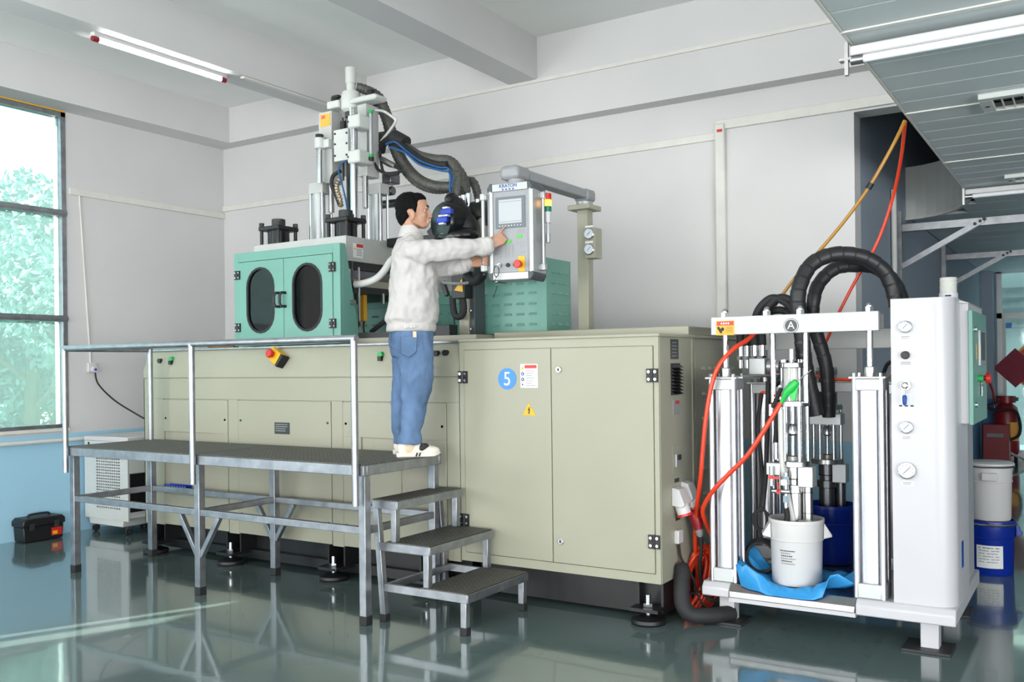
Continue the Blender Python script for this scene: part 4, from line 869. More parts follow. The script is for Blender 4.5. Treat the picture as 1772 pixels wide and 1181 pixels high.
kl = pl_(MB().cyl((-.080, -.002, -.212), (-.080, -.014, -.212), .015, n=18), 'key_switch', 'steel', fp); pl_(MB().box((-.088, -.045, -.216), (-.064, -.014, -.208)), 'key', 'chrome', fp)
ring = [(-.085 + .018 * cos(t * .35), -.042, -.252 + .035 * sin(t * .35)) for t in range(18)]
pl_(MB().tube(ring, .003, 6, closed=True), 'key_ring', 'black', fp)
pl_(MB().tube(spline([(-.085, -.042, -.287), (-.095, -.042, -.312), (-.08, -.042, -.332), (-.085, -.042, -.362), (-.11, -.042, -.42)]), .003, 6), 'key_strap', 'black', fp)
for i in range(3): pl_(MB().box((-.10 + .008 * i, -.047, -.30 - .02 * i), (-.082 + .008 * i, -.043, -.295 - .022 * i)), 'hanging_key', 'steel', fp)
yb = pl_(MB().box((.052, -.006, -.258), (.096, -.002, -.160)), 'stop_plate', 'yellow', fp); pl_(MB().cyl((.070, -.006, -.213), (.066, -.028, -.213), .014, n=16).cyl((.066, -.028, -.213), (.062, -.05, -.213), .024, .027, n=20), 'stop_button', 'red', fp, bevel=.004)
for s in (-1, 1):
    hx = s * (PW + (.022 if s < 0 else .03)); hy = -.03 if s < 0 else .085
    hd = pl_(MB().cyl((hx, hy, -.235), (hx, hy, .215), .0115, n=14), 'grab_handle', 'aluminium')
    for z in (-.25, .205): pl_(MB().box((hx - .016, hy - .016, z), (hx + .016, hy + .022, z + .045)).box((min(hx, s * PW * .98), hy - .01, z + .004), (max(hx, s * PW * .98), hy + .05, z + .041)), 'handle_block', 'satin_aluminium', hd, bevel=.005)
# arm, elbow and post (the post stands on the cabinet roof)
post = thing('panel_post', 'cream square post with grey swing arm standing on the cabinet roof', 'post', (-3.15, 6.0, 1.768))
build(MB().box((-3.19, 5.955, 1.768), (-3.105, 6.04, 2.66)), 'post', 'cream', post, bevel=.004)
build(MB().box((-3.24, 5.90, 2.655), (-3.06, 6.09, 2.69)), 'top_flange', 'cream', post, bevel=.004)
build(MB().cyl((-3.15, 6.0, 2.69), (-3.15, 6.0, 2.72), .06, n=20), 'swivel', 'satin_aluminium', post)
build(MB().box((-3.21, 5.93, 2.715), (-3.085, 6.07, 2.81)), 'elbow', 'panel_grey', post, bevel=.03)
build(MB().box((-3.195, 5.05, 2.735), (-3.10, 5.98, 2.80)), 'swing_arm', 'panel_grey', post, bevel=.008)
build(MB().box((-3.22, 4.96, 2.715), (-3.08, 5.14, 2.81)), 'elbow', 'panel_grey', post, bevel=.03)
build(MB().cyl((-3.13, 5.03, 2.68), (-3.13, 5.03, 2.72), .055, n=20), 'panel_swivel', 'panel_grey', post)
# signal tower lamp on the right of the panel
q = at(948, 372, 5.12); sg = thing('signal_tower', 'red, amber and green signal lamp beside the control panel', 'signal lamp', (q.x, 5.12, q.z))
zz = [at(948, y_, 5.12).z for y_ in (412, 386, 371, 366, 350, 342, 335)]
build(MB().cyl((q.x, 5.12, zz[0]), (q.x, 5.12, zz[1]), .010, n=12), 'stem', 'pure_white', sg)
build(MB().cyl((q.x, 5.12, zz[0] - .03), (q.x, 5.12, zz[0] + .03), .015, n=14).box((q.x - .05, 5.11, zz[0] - .01), (q.x, 5.14, zz[0] + .01)), 'stem_foot', 'satin_aluminium', sg)
build(MB().cyl((q.x, 5.12, zz[1]), (q.x, 5.12, at(948, 367, 5.12).z), .022, .024, n=18), 'lamp_base', 'pure_white', sg)
for y0, y1, mt in ((367, 357, 'signal_green'), (357, 346, 'signal_amber'), (346, 335, 'signal_red')):
    build(MB().lathe([(.020, 0), (.024, .003), (.024, at(948, y1, 5.12).z - at(948, y0, 5.12).z - .003), (.020, at(948, y1, 5.12).z - at(948, y0, 5.12).z)], (q.x, 5.12, at(948, y0, 5.12).z), n=20), 'lamp_segment', mt, sg)
# gauge box on the post
gb = thing('gauge_box', 'small cream box with two pressure gauges fixed to the post', 'gauge box', (-3.06, 5.9, 2.35))
g0, g1 = at(1012, 395, 5.86), at(1030, 446, 5.86)
build(MB().box((g0.x, 5.86, g1.z), (g1.x, 5.97, g0.z)), 'case', 'cream', gb, bevel=.003)
for py in (405, 432):
    c = at(1020, py, 5.86); gg = build(MB().lathe([(.036, 0), (.040, .008), (.034, .014)], (c.x, 5.86, c.z), ax=(0, -1, 0)), 'gauge_rim', 'chrome', gb)
    build(MB().cyl((c.x, 5.847, c.z), (c.x, 5.845, c.z), .033, n=24), 'gauge_dial', 'gauge_face', gg); build(MB().bar((c.x - .012, 5.844, c.z - .012), (c.x + .014, 5.844, c.z + .016), .003, .002), 'needle', 'ink', gg)
    build(MB().box((c.x - .03, 5.853, c.z + .045), (c.x + .03, 5.86, c.z + .058)), 'dial_tag', 'paper_white', gb)

# ================================================================== WORK PLATFORM
pf = thing('work_platform', 'galvanized steel work platform with tube handrail in front of the machine', 'platform', (-5.17, 4.53, 0))
LX, LY = (-6.61, -5.18, -3.70), (4.19, 4.87); DZ = .96
for x in LX:
    for y_ in LY:
        lg = build(MB().box((x - .026, y_ - .026, .05), (x + .026, y_ + .026, DZ - .07)), 'leg', 'galvanized', pf, bevel=.003); build(MB().box((x - .029, y_ - .029, 0), (x + .029, y_ + .029, .055)), 'rubber_foot', 'black_rubber', lg, bevel=.004)
for x0, x1 in ((-6.66, -5.19), (-5.18, -3.66)): build(MB().box((x0, 4.145, DZ - .008), (x1, 4.905, DZ)), 'tread_plate', 'tread', pf, bevel=.002)
for y_ in (4.14, 4.88):
    build(MB().box((-6.66, y_, DZ - .07), (-5.19, y_ + .03, DZ - .008)), 'deck_edge', 'galvanized', pf, bevel=.003); build(MB().box((-5.17, y_, DZ - .07), (-3.66, y_ + .03, DZ - .008)), 'deck_edge', 'galvanized', pf, bevel=.003)
for x in (-6.66, -5.20, -3.69): build(MB().box((x, 4.17, DZ - .07), (x + .03, 4.88, DZ - .008)), 'deck_joist', 'galvanized', pf, bevel=.003)
MZ = .56
for y_ in LY:
    for x0, x1 in ((LX[0], LX[1]), (LX[1], LX[2])): build(MB().box((x0 + .026, y_ - .018, MZ - .022), (x1 - .026, y_ + .018, MZ + .022)), 'stretcher', 'galvanized', pf, bevel=.003)
    for s in (-1, 1): build(MB().bar((LX[1] + s * .20, y_, MZ - .02), (LX[1] + s * .015, y_, .26), .034, .034), 'knee_brace', 'galvanized', pf, bevel=.003)
for x in LX: build(MB().box((x - .018, LY[0] + .026, MZ - .022), (x + .018, LY[1] - .026, MZ + .022)), 'stretcher', 'galvanized', pf, bevel=.003)
RZ, RR = 1.705, .021
build(MB().cyl((-6.63, 4.12, RZ), (-3.685, 4.12, RZ), RR, n=16), 'handrail', 'galvanized', pf); build(MB().cyl((-6.61, 4.13, RZ - .005), (-6.61, 4.88, RZ - .005), RR, n=16), 'handrail', 'galvanized', pf)
for x, z0 in ((-6.61, .765), (-5.155, .76), (-3.705, .715)): build(MB().cyl((x, 4.118, z0), (x, 4.118, RZ), RR, n=16), 'rail_post', 'galvanized', pf)
build(MB().cyl((-6.60, 4.86, DZ), (-6.60, 4.86, RZ), RR, n=16), 'rail_post', 'galvanized', pf)

ss = thing('step_stool', 'three-step galvanized steps with dark tread plates leaning by the platform end', 'steps', (-3.35, 4.62, 0))
SY0, SY1 = 4.29, 4.95
def angle_step(x0, x1, z):
    build(MB().box((x0, SY0, z - .006), (x1, SY1, z)), 'tread_plate', 'tread', ss)
    build(MB().box((x0, SY0 - .004, z - .055), (x1, SY0 + .012, z - .006)), 'step_edge', 'galvanized', ss, bevel=.002); build(MB().box((x0, SY1 - .012, z - .055), (x1, SY1, z - .006)), 'step_edge', 'galvanized', ss, bevel=.002)
    build(MB().box((x1 - .012, SY0, z - .055), (x1 + .004, SY1, z - .006)), 'step_nosing', 'galvanized', ss, bevel=.002)
angle_step(-3.725, -3.535, .735); angle_step(-3.62, -3.295, .485); angle_step(-3.36, -3.03, .24)
build(MB().box((-3.64, SY0 - .004, .185), (-3.36, SY0 + .02, .232)).box((-3.64, SY1 - .02, .185), (-3.36, SY1, .232)).box((-3.645, SY0 + .02, .19), (-3.615, SY1 - .02, .23)), 'base_frame', 'galvanized', ss, bevel=.002)
for y_ in (SY0 - .004, SY1 - .012): build(MB().box((-3.70, y_, .43), (-3.62, y_ + .014, .479)), 'side_rail', 'galvanized', ss)
for y_ in (SY0 + .02, SY1 - .02):
    for (xa, xb, za, zb, ft) in ((-3.655, -3.71, .0, .73, 1), (-3.06, -3.06, .0, .2, 1), (-3.325, -3.325, .24, .44, 0), (-3.565, -3.565, .485, .69, 0)):
        lg = build(MB().bar((xa, y_, za + .04 * ft), (xb, y_, zb), .04, .04), 'leg', 'galvanized', ss, bevel=.003)
        if ft: build(MB().box((xa - .024, y_ - .024, 0), (xa + .024, y_ + .024, .045)), 'rubber_foot', 'black_rubber', lg, bevel=.004)

bt = at(319, 842, 5.03)
tr_ = thing('blue_tray', 'small blue perforated plastic tray in the machine recess', 'tray', (bt.x, 4.97, bt.z - .02))
build(MB().box((bt.x - .14, 4.94, bt.z - .022), (bt.x + .13, 5.0, bt.z - .016)).box((bt.x - .14, 4.94, bt.z - .022), (bt.x + .13, 4.945, bt.z + .02)).box((bt.x - .14, 4.995, bt.z - .022), (bt.x + .13, 5.0, bt.z + .02)), 'tray_shell', 'blue', tr_)
for i in range(8):
    for j in range(2): build(MB().cyl((bt.x - .12 + .033 * i + .012 * j, 4.9385, bt.z - .008 + .016 * j), (bt.x - .12 + .033 * i + .012 * j, 4.9405, bt.z - .008 + .016 * j), .005, n=8), 'perforation', 'gauge_face', tr_)
build(MB().box((bt.x - .14, 4.945, bt.z - .05), (bt.x + .13, 5.012, bt.z - .022)), 'ledge', 'cream_dark', mc)

# ================================================================== TWO-COMPONENT PUMP STATION
ps = thing('dosing_pump_station', 'white dosing pump station with silver air cylinders and round A badge', 'pump station', (-1.3, 5.7, 0))
QX0, QX1, QY0, QY1, QZ = -1.985, -.625, 5.2, 6.32, .25
build(MB().prism([(QY0, .17), (QY0, QZ - .03), (QY0 + .03, QZ), (QY1, QZ), (QY1, .17)], 'x', QX0, -1.82), 'base_plate', 'pure_white', ps, bevel=.008)
build(MB().prism([(QY0, .165), (QY0, QZ - .03), (QY0 + .03, QZ), (QY1, QZ), (QY1, .165)], 'x', -1.118, QX1), 'base_plate', 'pure_white', ps, bevel=.008)
build(MB().prism([(QY0 - .005, .175), (QY0 - .005, QZ - .04), (QY0 + .04, QZ - .002), (QY1, QZ - .002), (QY1, .175)], 'x', -1.818, -1.12), 'drip_tray', 'steel', ps, bevel=.004)
build(MB().box((-1.82, QY0 + .002, .150), (-1.118, QY0 + .04, .174)), 'base_edge', 'pure_white', ps)
for x in (-1.87, -.765):
    for y_ in (5.35, 6.2):
        lg = build(MB().box((x - .045, y_ - .045, .01), (x + .045, y_ + .045, .168)), 'leg', 'pure_white', ps, bevel=.004); build(MB().box((x - .13, y_ - .12, 0), (x + .11, y_ + .11, .014)), 'foot_plate', 'anthracite', lg, bevel=.003)
def octo(h, c): return [(h, c), (c, h), (-c, h), (-h, c), (-h, -c), (-c, -h), (c, -h), (h, -c)]
def air_cylinder(X, Y, ztop=1.445, h=.085):
    f = build(MB().prism([(X + a, Y + b) for a, b in octo(h * .78, h * .4)], 'z', QZ + .08, ztop - .07), 'air_cylinder', 'aluminium', ps, smooth=60)
    for dx in (-1, 1):
        for dy in (-1, 1): build(MB().cyl((X + dx * h * .80, Y + dy * h * .80, QZ), (X + dx * h * .80, Y + dy * h * .80, ztop), h * .19, n=14), 'profile_corner', 'aluminium', f)
    for z0, z1 in ((QZ, QZ + .08), (ztop - .07, ztop - .006)): build(MB().prism([(X + a, Y + b) for a, b in octo(h, h * .72)], 'z', z0, z1), 'cylinder_head', 'satin_aluminium', f, bevel=.004)
    build(MB().box((X - h * 1.12, Y - h * 1.12, ztop - .006), (X + h * 1.12, Y + h * 1.12, ztop + .006)), 'top_plate', 'satin_aluminium', f, bevel=.002)
    build(MB().lathe([(.034, 0), (.034, .05), (.03, .055)], (X, Y, ztop + .006)), 'rod_gland', 'steel', f)
    for dx in (-1, 1):
        for dy in (-1, 1): build(MB().cyl((X + dx * h * .8, Y + dy * h * .8, ztop + .006), (X + dx * h * .8, Y + dy * h * .8, ztop + .024), .011, n=6), 'bolt', 'chrome', f)
    build(MB().cyl((X, Y, ztop), (X, Y, 1.74), .018, n=16), 'piston_rod', 'chrome', f)
    return f
CYF, CYR = 5.33, 6.10
XA, XB = -1.868, -1.052
air_cylinder(XA, CYF); air_cylinder(XB, CYF); air_cylinder(XA, CYR, 1.40); air_cylinder(XB, CYR, 1.40)
def cross_beam(Y, z0, z1, x0, x1, mat):
    return build(MB().box((x0, Y - .03, z0), (x1, Y + .03, z1)), 'cross_beam', mat, ps, bevel=.003)
cbf = cross_beam(CYF, 1.700, 1.806, -1.945, -1.0, 'pure_white'); cross_beam(CYR, 1.615, 1.735, -1.95, -1.0, 'machine_grey')
build(MB().box((-1.93, CYF + .03, 1.715), (-.985, CYF + .036, 1.79)), 'beam_end_cap', 'ink_grey', cbf)
for x in (XA, -1.617, -1.425, XB):
    nt_ = build(MB().cyl((x, CYF, 1.806), (x, CYF, 1.832), .023, n=6), 'beam_nut', 'chrome', cbf); build(MB().ball((x, CYF, 1.836), .020, 12, 8), 'acorn_cap', 'chrome', cbf)
bc = at(1369, 564, CYF - .03)
build(MB().cyl((bc.x, CYF - .03, bc.z), (bc.x, CYF - .0315, bc.z), .042, n=36), 'badge_rim', 'ink', cbf); build(MB().cyl((bc.x, CYF - .0315, bc.z), (bc.x, CYF - .0325, bc.z), .039, n=36), 'badge_ring', 'paper_white', cbf); build(MB().cyl((bc.x, CYF - .0325, bc.z), (bc.x, CYF - .0335, bc.z), .035, n=36), 'badge', 'dark_plastic', cbf)
text('badge_letter', 'A', 'paper_white', cbf, (bc.x, CYF - .0345, bc.z), .062)
l0, l1 = at(1239, 556, CYF - .03), at(1271, 580, CYF - .03)
build(MB().box((l0.x, CYF - .0315, l1.z), (l1.x, CYF - .03, l0.z)), 'crush_label', 'label_orange', cbf); build(MB().box((l0.x + .006, CYF - .0322, l0.z - .028), (l1.x - .004, CYF - .0312, l0.z - .004)), 'red_header', 'red', cbf)
for i in range(4): build(MB().box((l0.x + .03 + .014 * i, CYF - .033, l0.z - .021), (l0.x + .039 + .014 * i, CYF - .0321, l0.z - .011)), 'print_mark', 'paper_white', cbf)
build(MB().bar((l0.x + .012, CYF - .032, l0.z - .036), (l0.x + .034, CYF - .032, l0.z - .072), .014, .002, up=(0, 1, 0)).cyl((l0.x + .04, CYF - .0325, l0.z - .05), (l0.x + .04, CYF - .0315, l0.z - .05), .011, n=10), 'crush_pictogram', 'ink', cbf)
for i in range(4): build(MB().box((l0.x + .06, CYF - .0322, l0.z - .042 - .009 * i), (l1.x - .01, CYF - .0313, l0.z - .039 - .009 * i)), 'print_line', 'brown_board', cbf)
# lower plates that tie the cylinders
build(MB().box((-1.90, CYR - .05, 1.342), (-1.0, CYR + .05, 1.402)), 'tie_plate', 'satin_aluminium', ps, bevel=.003); build(MB().box((-1.955, CYF - .05, 1.442), (-1.75, CYR + .1, 1.452)), 'side_plate', 'satin_aluminium', ps)
# pumps
def pump(X, Y, name, dz=0.0, mat='steel', rods=True):
    f = build(MB().lathe([(.098, 0), (.098, .032)], (X, Y, 1.277 + dz)), name, 'steel', ps, bevel=.003)
    if rods:
        for dx in (-.095, .095): build(MB().cyl((X + dx, Y - .05, 1.30 + dz), (X + dx, Y - .05, 1.705), .016, n=14), 'hanger_rod', 'chrome', f)
    build(MB().cyl((X, Y, 1.309 + dz), (X, Y, 1.505 + dz), .05, n=28), 'motor_barrel', 'clear_grey' if mat == 'steel' else 'dark_steel', f)
    build(MB().lathe([(.065, 0), (.068, .004), (.068, .028), (.065, .032)], (X, Y, 1.50 + dz)), 'motor_head', 'steel', f)
    for i in range(8): a = i * pi / 4 + .3; build(MB().cyl((X + .055 * cos(a), Y + .055 * sin(a), 1.532 + dz), (X + .055 * cos(a), Y + .055 * sin(a), 1.548 + dz), .008, n=6), 'head_bolt', 'chrome', f)
    for i in range(6): a = i * pi / 3 + .5; build(MB().cyl((X + .06 * cos(a), Y + .06 * sin(a), 1.309 + dz), (X + .06 * cos(a), Y + .06 * sin(a), 1.50 + dz), .006, n=8), 'motor_tie_rod', 'chrome', f)
    build(MB().cyl((X, Y, 1.53 + dz), (X, Y, 1.61 + dz), .018, n=14), 'top_spindle', 'satin_aluminium', f)
    for i in range(6): a = i * pi / 3 + .2; build(MB().cyl((X + .083 * cos(a), Y + .083 * sin(a), .962 + dz), (X + .083 * cos(a), Y + .083 * sin(a), 1.277 + dz), .0115, n=12), 'spacer_rod', 'chrome', f)
    build(MB().cyl((X, Y, 1.17 + dz), (X, Y, 1.28 + dz), .016, n=14), 'drive_rod', 'chrome', f); build(MB().cyl((X, Y, .965 + dz), (X, Y, 1.12 + dz), .013, n=14), 'piston_rod', 'chrome', f)
    build(MB().lathe([(.014, 0), (.026, .012), (.026, .055), (.02, .065), (.012, .075)], (X, Y, 1.105 + dz)), 'rod_coupling', 'chrome', f)
    build(MB().lathe([(.10, 0), (.10, .032)], (X, Y, .93 + dz)), 'lower_flange', 'steel', f, bevel=.003); build(MB().cyl((X, Y, .962 + dz), (X, Y, .985 + dz), .032, n=18), 'packing_nut', 'satin_aluminium', f); build(MB().cyl((X, Y, .985 + dz), (X, Y, .99 + dz), .026, n=18), 'seal', 'brown_board', f)
    build(MB().lathe([(.058, 0), (.058, .10), (.05, .105), (.05, .135), (.066, .14), (.066, .18), (.06, .185), (.06, .28)][::-1] and [(.055, -.335), (.055, -.155), (.066, -.15), (.066, -.108), (.05, -.105), (.05, -.075), (.056, -.07), (.056, 0)], (X, Y, .93 + dz)), 'pump_tube', mat, f)
    build(MB().cyl((X, Y, .855 + dz), (X, Y, .861 + dz), .0575, n=24), 'tube_groove', 'black_rubber', f)
    build(MB().box((X + .04, Y - .055, .815 + dz), (X + .125, Y + .035, .932 + dz)), 'valve_block', 'satin_aluminium', f, bevel=.003)
    build(MB().cyl((X + .085, Y - .01, .62 + dz), (X + .085, Y - .01, .815 + dz), .028, n=18), 'suction_tube', mat, f)
    for z in (.78, .66): build(MB().cyl((X + .085, Y - .01, z + dz), (X + .085, Y - .01, z + dz + .006), .0285, n=18), 'tube_band', 'dark_steel', f)
    build(MB().box((X + .04, Y - .06, .525 + dz), (X + .135, Y + .03, .625 + dz)), 'suction_block', 'satin_aluminium', f, bevel=.003); build(MB().box((X - .07, Y - .05, .50 + dz), (X + .04, Y + .05, .60 + dz)), 'foot_valve', 'satin_aluminium', f, bevel=.01)
    return f
P1X, P1Y, P2X, P2Y = -1.505, 5.43, -1.475, 6.12
pm1 = pump(P1X, P1Y, 'pump'); pm2 = pump(P2X, P2Y, 'pump', -.05, 'dark_steel', rods=False)
build(MB().box((P2X - .06, P2Y - .2, 1.14), (P2X + .13, P2Y - .09, 1.21)), 'sensor_block', 'satin_aluminium', pm2, bevel=.003)
# clear suction hose, sample valve and red ball valves on the front pump
hose('clear_hose', [(P1X - .035, P1Y - .115, 1.265), (P1X - .035, P1Y - .115, 1.10), (P1X - .03, P1Y - .115, .95), (P1X - .012, P1Y - .10, .80), (P1X + .015, P1Y - .08, .65), (P1X + .02, P1Y - .075, .55)], .016, 'clear_grey', ps)
build(MB().cyl((P1X - .04, P1Y - .105, 1.26), (P1X - .04, P1Y - .105, 1.40), .010, n=12).cyl((P1X - .04, P1Y - .105, 1.29), (P1X - .04, P1Y - .105, 1.32), .017, n=6), 'sample_valve', 'chrome', ps); build(MB().box((P1X - .07, P1Y - .125, 1.335), (P1X - .01, P1Y - .115, 1.35)), 'valve_lever', 'red', ps, bevel=.004)
v1 = at(1335, 823, 5.3)
build(MB().box((v1.x - .03, 5.30, .885), (v1.x + .05, 5.36, .955)).box((v1.x + .05, 5.31, .865), (v1.x + .075, 5.37, .945)).cyl((v1.x + .06, 5.34, .91), (P1X - .04, P1Y - .03, .91), .022, n=14), 'outlet_block', 'satin_aluminium', ps, bevel=.003)
for c, d in (((1334, 826), (1349, 828)), ((1348, 851), (1346, 834))):
    p = at(*c, 5.27); e = at(*d, 5.265); vb_ = build(MB().cyl((p.x, 5.28, p.z + .06), (p.x, 5.28, p.z - .05), .013, n=12) if c[0] == 1334 else MB().cyl((p.x - .04, 5.28, p.z), (p.x + .06, 5.28, p.z), .013, n=12), 'ball_valve', 'chrome', ps)
    build(MB().bar((p.x, 5.262, p.z), (e.x, 5.262, e.z), .006, .014), 'valve_lever', 'red', vb_); build(MB().cyl((p.x, 5.255, p.z), (p.x, 5.275, p.z), .013, n=12), 'lever_hub', 'red', vb_)
vv = at(1359, 840, 5.28); build(MB().cyl((vv.x, 5.29, vv.z - .14), (vv.x, 5.29, vv.z + .07), .011, n=12).cyl((vv.x, 5.29, vv.z - .10), (vv.x, 5.29, vv.z - .06), .018, n=6).cyl((vv.x, 5.29, vv.z + .03), (vv.x, 5.29, vv.z + .05), .018, n=6).box((vv.x - .022, 5.27, vv.z - .0), (vv.x + .0, 5.31, vv.z + .03)), 'drain_fitting', 'chrome', ps)
hose('drain_hose', [(vv.x, 5.29, vv.z - .13), (vv.x + .005, 5.30, vv.z - .19), (vv.x - .02, 5.32, vv.z - .26), (vv.x - .04, 5.34, vv.z - .34)], .014, 'black_rubber', ps)
hose('pressure_hose', [at(1352, 672, 5.30), at(1343, 692, 5.30), at(1337, 706, 5.30)], .012, 'black_rubber', ps); hose('pressure_hose', [at(1347, 714, 5.36), at(1344, 745, 5.36), at(1342, 768, 5.36)], .015, 'black_rubber', ps)
for x, y0, y1 in ((1334, 700, 720), (1343, 766, 795)): a, b = at(x, y0, 5.33), at(x, y1, 5.33); build(MB().cyl(a, b, .014, n=12), 'hose_fitting', 'chrome', ps)
# left valve block with hoses rising behind the beam
vb2 = build(MB().box((-1.80, 5.55, 1.46), (-1.70, 5.65, 1.56)).cyl((-1.70, 5.60, 1.51), (-1.62, 5.60, 1.51), .036, n=16), 'manifold_block', 'satin_aluminium', ps, bevel=.004)
hose('pilot_elbow', [(-1.62, 5.60, 1.51), (-1.57, 5.60, 1.52), (-1.53, 5.60, 1.51), (-1.52, 5.60, 1.46)], .026, 'black_rubber', ps); hose('pilot_elbow', [(-1.58, 5.58, 1.52), (-1.60, 5.57, 1.45), (-1.65, 5.57, 1.40)], .022, 'black_rubber', ps)
for i, (x, yy) in enumerate(((-1.90, 5.70), (-1.855, 5.70), (-1.785, 5.62), (-1.735, 5.62))):
    ft = build(MB().cyl((x, yy, 1.50), (x, yy, 1.65), .018, n=12).cyl((x, yy, 1.55), (x, yy, 1.575), .025, n=6), 'hose_fitting', 'chrome', ps)
    hose('rising_hose', [(x, yy, 1.64), (x, yy, 1.72), (x + .005, yy, 1.80)] if i < 2 else [(x, yy, 1.64), (x, yy, 1.76), (x + .03, yy, 1.86), (x + .11, yy, 1.925), (x + .2, yy, 1.89), (x + .27, yy, 1.80), (x + .29, yy, 1.70)], .024, 'black_rubber', ps)
hose('rising_hose', [(-1.80, 5.70, 1.76), (-1.72, 5.68, 1.84), (-1.62, 5.66, 1.85), (-1.54, 5.62, 1.80)], .024, 'black_rubber', ps)
# big spiral-wrapped hoses arching from the pumps to the control column
def wrap(pts, r):
    P = spline(pts, 14); L = [0]
    for i in range(1, len(P)): L.append(L[-1] + (P[i] - P[i - 1]).length)
    N = int(L[-1] / .006); res = []; rr = []; j = 0
    for i in range(N + 1):
        d = L[-1] * i / N
        while j < len(L) - 2 and L[j + 1] < d: j += 1
        t = (d - L[j]) / max(1e-6, L[j + 1] - L[j]); res.append(P[j].lerp(P[j + 1], t)); rr.append(r * (.93 + .08 * ((d / .075) % 1.0)))
    build(MB().tube(res, r, 18, rr), 'wrapped_hose', 'spiral_wrap', ps, smooth=50)
wrap([(-1.40, 5.56, 1.22), (-1.45, 5.52, 1.50), (-1.462, 5.48, 1.72), at(1381, 530, 5.5), at(1384, 495, 5.52), at(1402, 460, 5.58), at(1432, 443, 5.64), at(1465, 440, 5.7), at(1500, 448, 5.76), at(1530, 470, 5.82), at(1545, 500, 5.85), at(1552, 530, 5.85)], .047)
wrap([(-1.375, 5.75, 1.20), (-1.38, 5.72, 1.50), at(1408, 560, 5.7), at(1408, 520, 5.7), at(1418, 490, 5.75), at(1445, 465, 5.82), at(1480, 460, 5.9), at(1512, 463, 5.95), at(1540, 480, 5.95), at(1556, 505, 5.95), at(1562, 530, 5.95)], .042)
# white control column with rounded corner
KX0, KX1, KY0, KY1, KZ = -.928, -.625, 5.24, 5.80, 1.862
R_ = .11; poly = [(KX0, KY0), (KX1 - R_, KY0)] + [(KX1 - R_ + R_ * sin(t * pi / 20), KY0 + R_ - R_ * cos(t * pi / 20)) for t in range(1, 11)] + [(KX1, KY1), (KX0, KY1)]
kc = build(MB().prism(poly, 'z', QZ, KZ), 'control_column', 'pure_white', ps, smooth=40)
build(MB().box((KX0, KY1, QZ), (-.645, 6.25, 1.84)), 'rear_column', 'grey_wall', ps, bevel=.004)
build(MB().box((KX0 - .02, KY0 + .12, QZ + .01), (KX0, 6.2, 1.25)), 'insulation_sheet', 'foil', ps)
def dial(px, py, r, parent, flange=False):
    c = at(px, py, KY0); rim = build(MB().lathe([(r, 0), (r * 1.06, .004), (r * 1.02, .02), (r * .86, .022)], (c.x, KY0, c.z), ax=(0, -1, 0)), 'gauge_rim', 'chrome', parent)
    build(MB().cyl((c.x, KY0 - .0205, c.z), (c.x, KY0 - .0225, c.z), r * .84, n=28), 'gauge_dial', 'gauge_face', parent)
    build(MB().bar((c.x - r * .4, KY0 - .0235, c.z - r * .35), (c.x + r * .45, KY0 - .0235, c.z + r * .5), .003, .002), 'needle', 'logo_blue' if not flange else 'ink', parent)
    for i in range(9): a = radians(-45 + i * 33.7); build(MB().bar((c.x + r * .66 * cos(a), KY0 - .0228, c.z + r * .66 * sin(a)), (c.x + r * .78 * cos(a), KY0 - .0228, c.z + r * .78 * sin(a)), .002, .002), 'tick', 'ink', parent)
    return c
for px, py, r, fl in ((1567, 566, .031, 0), (1569, 740, .031, 0), (1570, 815, .043, 1)):
    c = dial(px, py, r, kc, fl); build(MB().box((c.x - .03, KY0 - .0015, c.z - r - .035), (c.x + .03, KY0, c.z - r - .012)), 'dial_tag', 'paper_white', kc)
    for i in range(2): build(MB().box((c.x - .022, KY0 - .0022, c.z - r - .022 - .008 * i), (c.x + .02 - .006 * i, KY0 - .0014, c.z - r - .018 - .008 * i)), 'print_line', 'ink_grey', kc)
c = at(1567, 615, KY0); build(MB().cyl((c.x, KY0, c.z), (c.x, KY0 - .03, c.z), .022, .020, n=24), 'regulator_knob', 'black', kc, bevel=.003)
for i in range(2): build(MB().box((c.x - .025, KY0 - .001, c.z - .04 - .009 * i), (c.x + .025, KY0, c.z - .036 - .009 * i)), 'print_line', 'ink_grey', kc)
c = at(1568, 667, KY0); build(MB().cyl((c.x, KY0, c.z), (c.x, KY0 - .012, c.z), .027, n=6), 'selector_nut', 'steel', kc); build(MB().lathe([(.018, 0), (.018, .03), (.010, .036)], (c.x, KY0 - .01, c.z), ax=(0, -1, 0)), 'selector_ball', 'chrome', kc)
build(MB().cyl((c.x, KY0 - .035, c.z), (c.x, KY0 - .05, c.z - .06), .005, n=8), 'selector_stem', 'chrome', kc); build(MB().lathe([(.007, 0), (.012, .01), (.010, .045), (.004, .055)], (c.x, KY0 - .048, c.z - .05), ax=(0, -.1, -1), n=12), 'selector_handle', 'logo_blue', kc)
build(MB().box((c.x - .025, KY0 - .001, c.z - .095), (c.x + .025, KY0, c.z - .045)), 'selector_chart', 'gauge_face', kc)
for dx in (-.028, 0, .028): build(MB().box((c.x + dx - .008, KY0 - .001, c.z - .113), (c.x + dx + .008, KY0, c.z - .105)), 'print_mark', 'ink', kc)
build(MB().box((KX1, 5.46, .42), (KX1 + .003, 5.53, .56)), 'side_socket', 'logo_blue', ps)
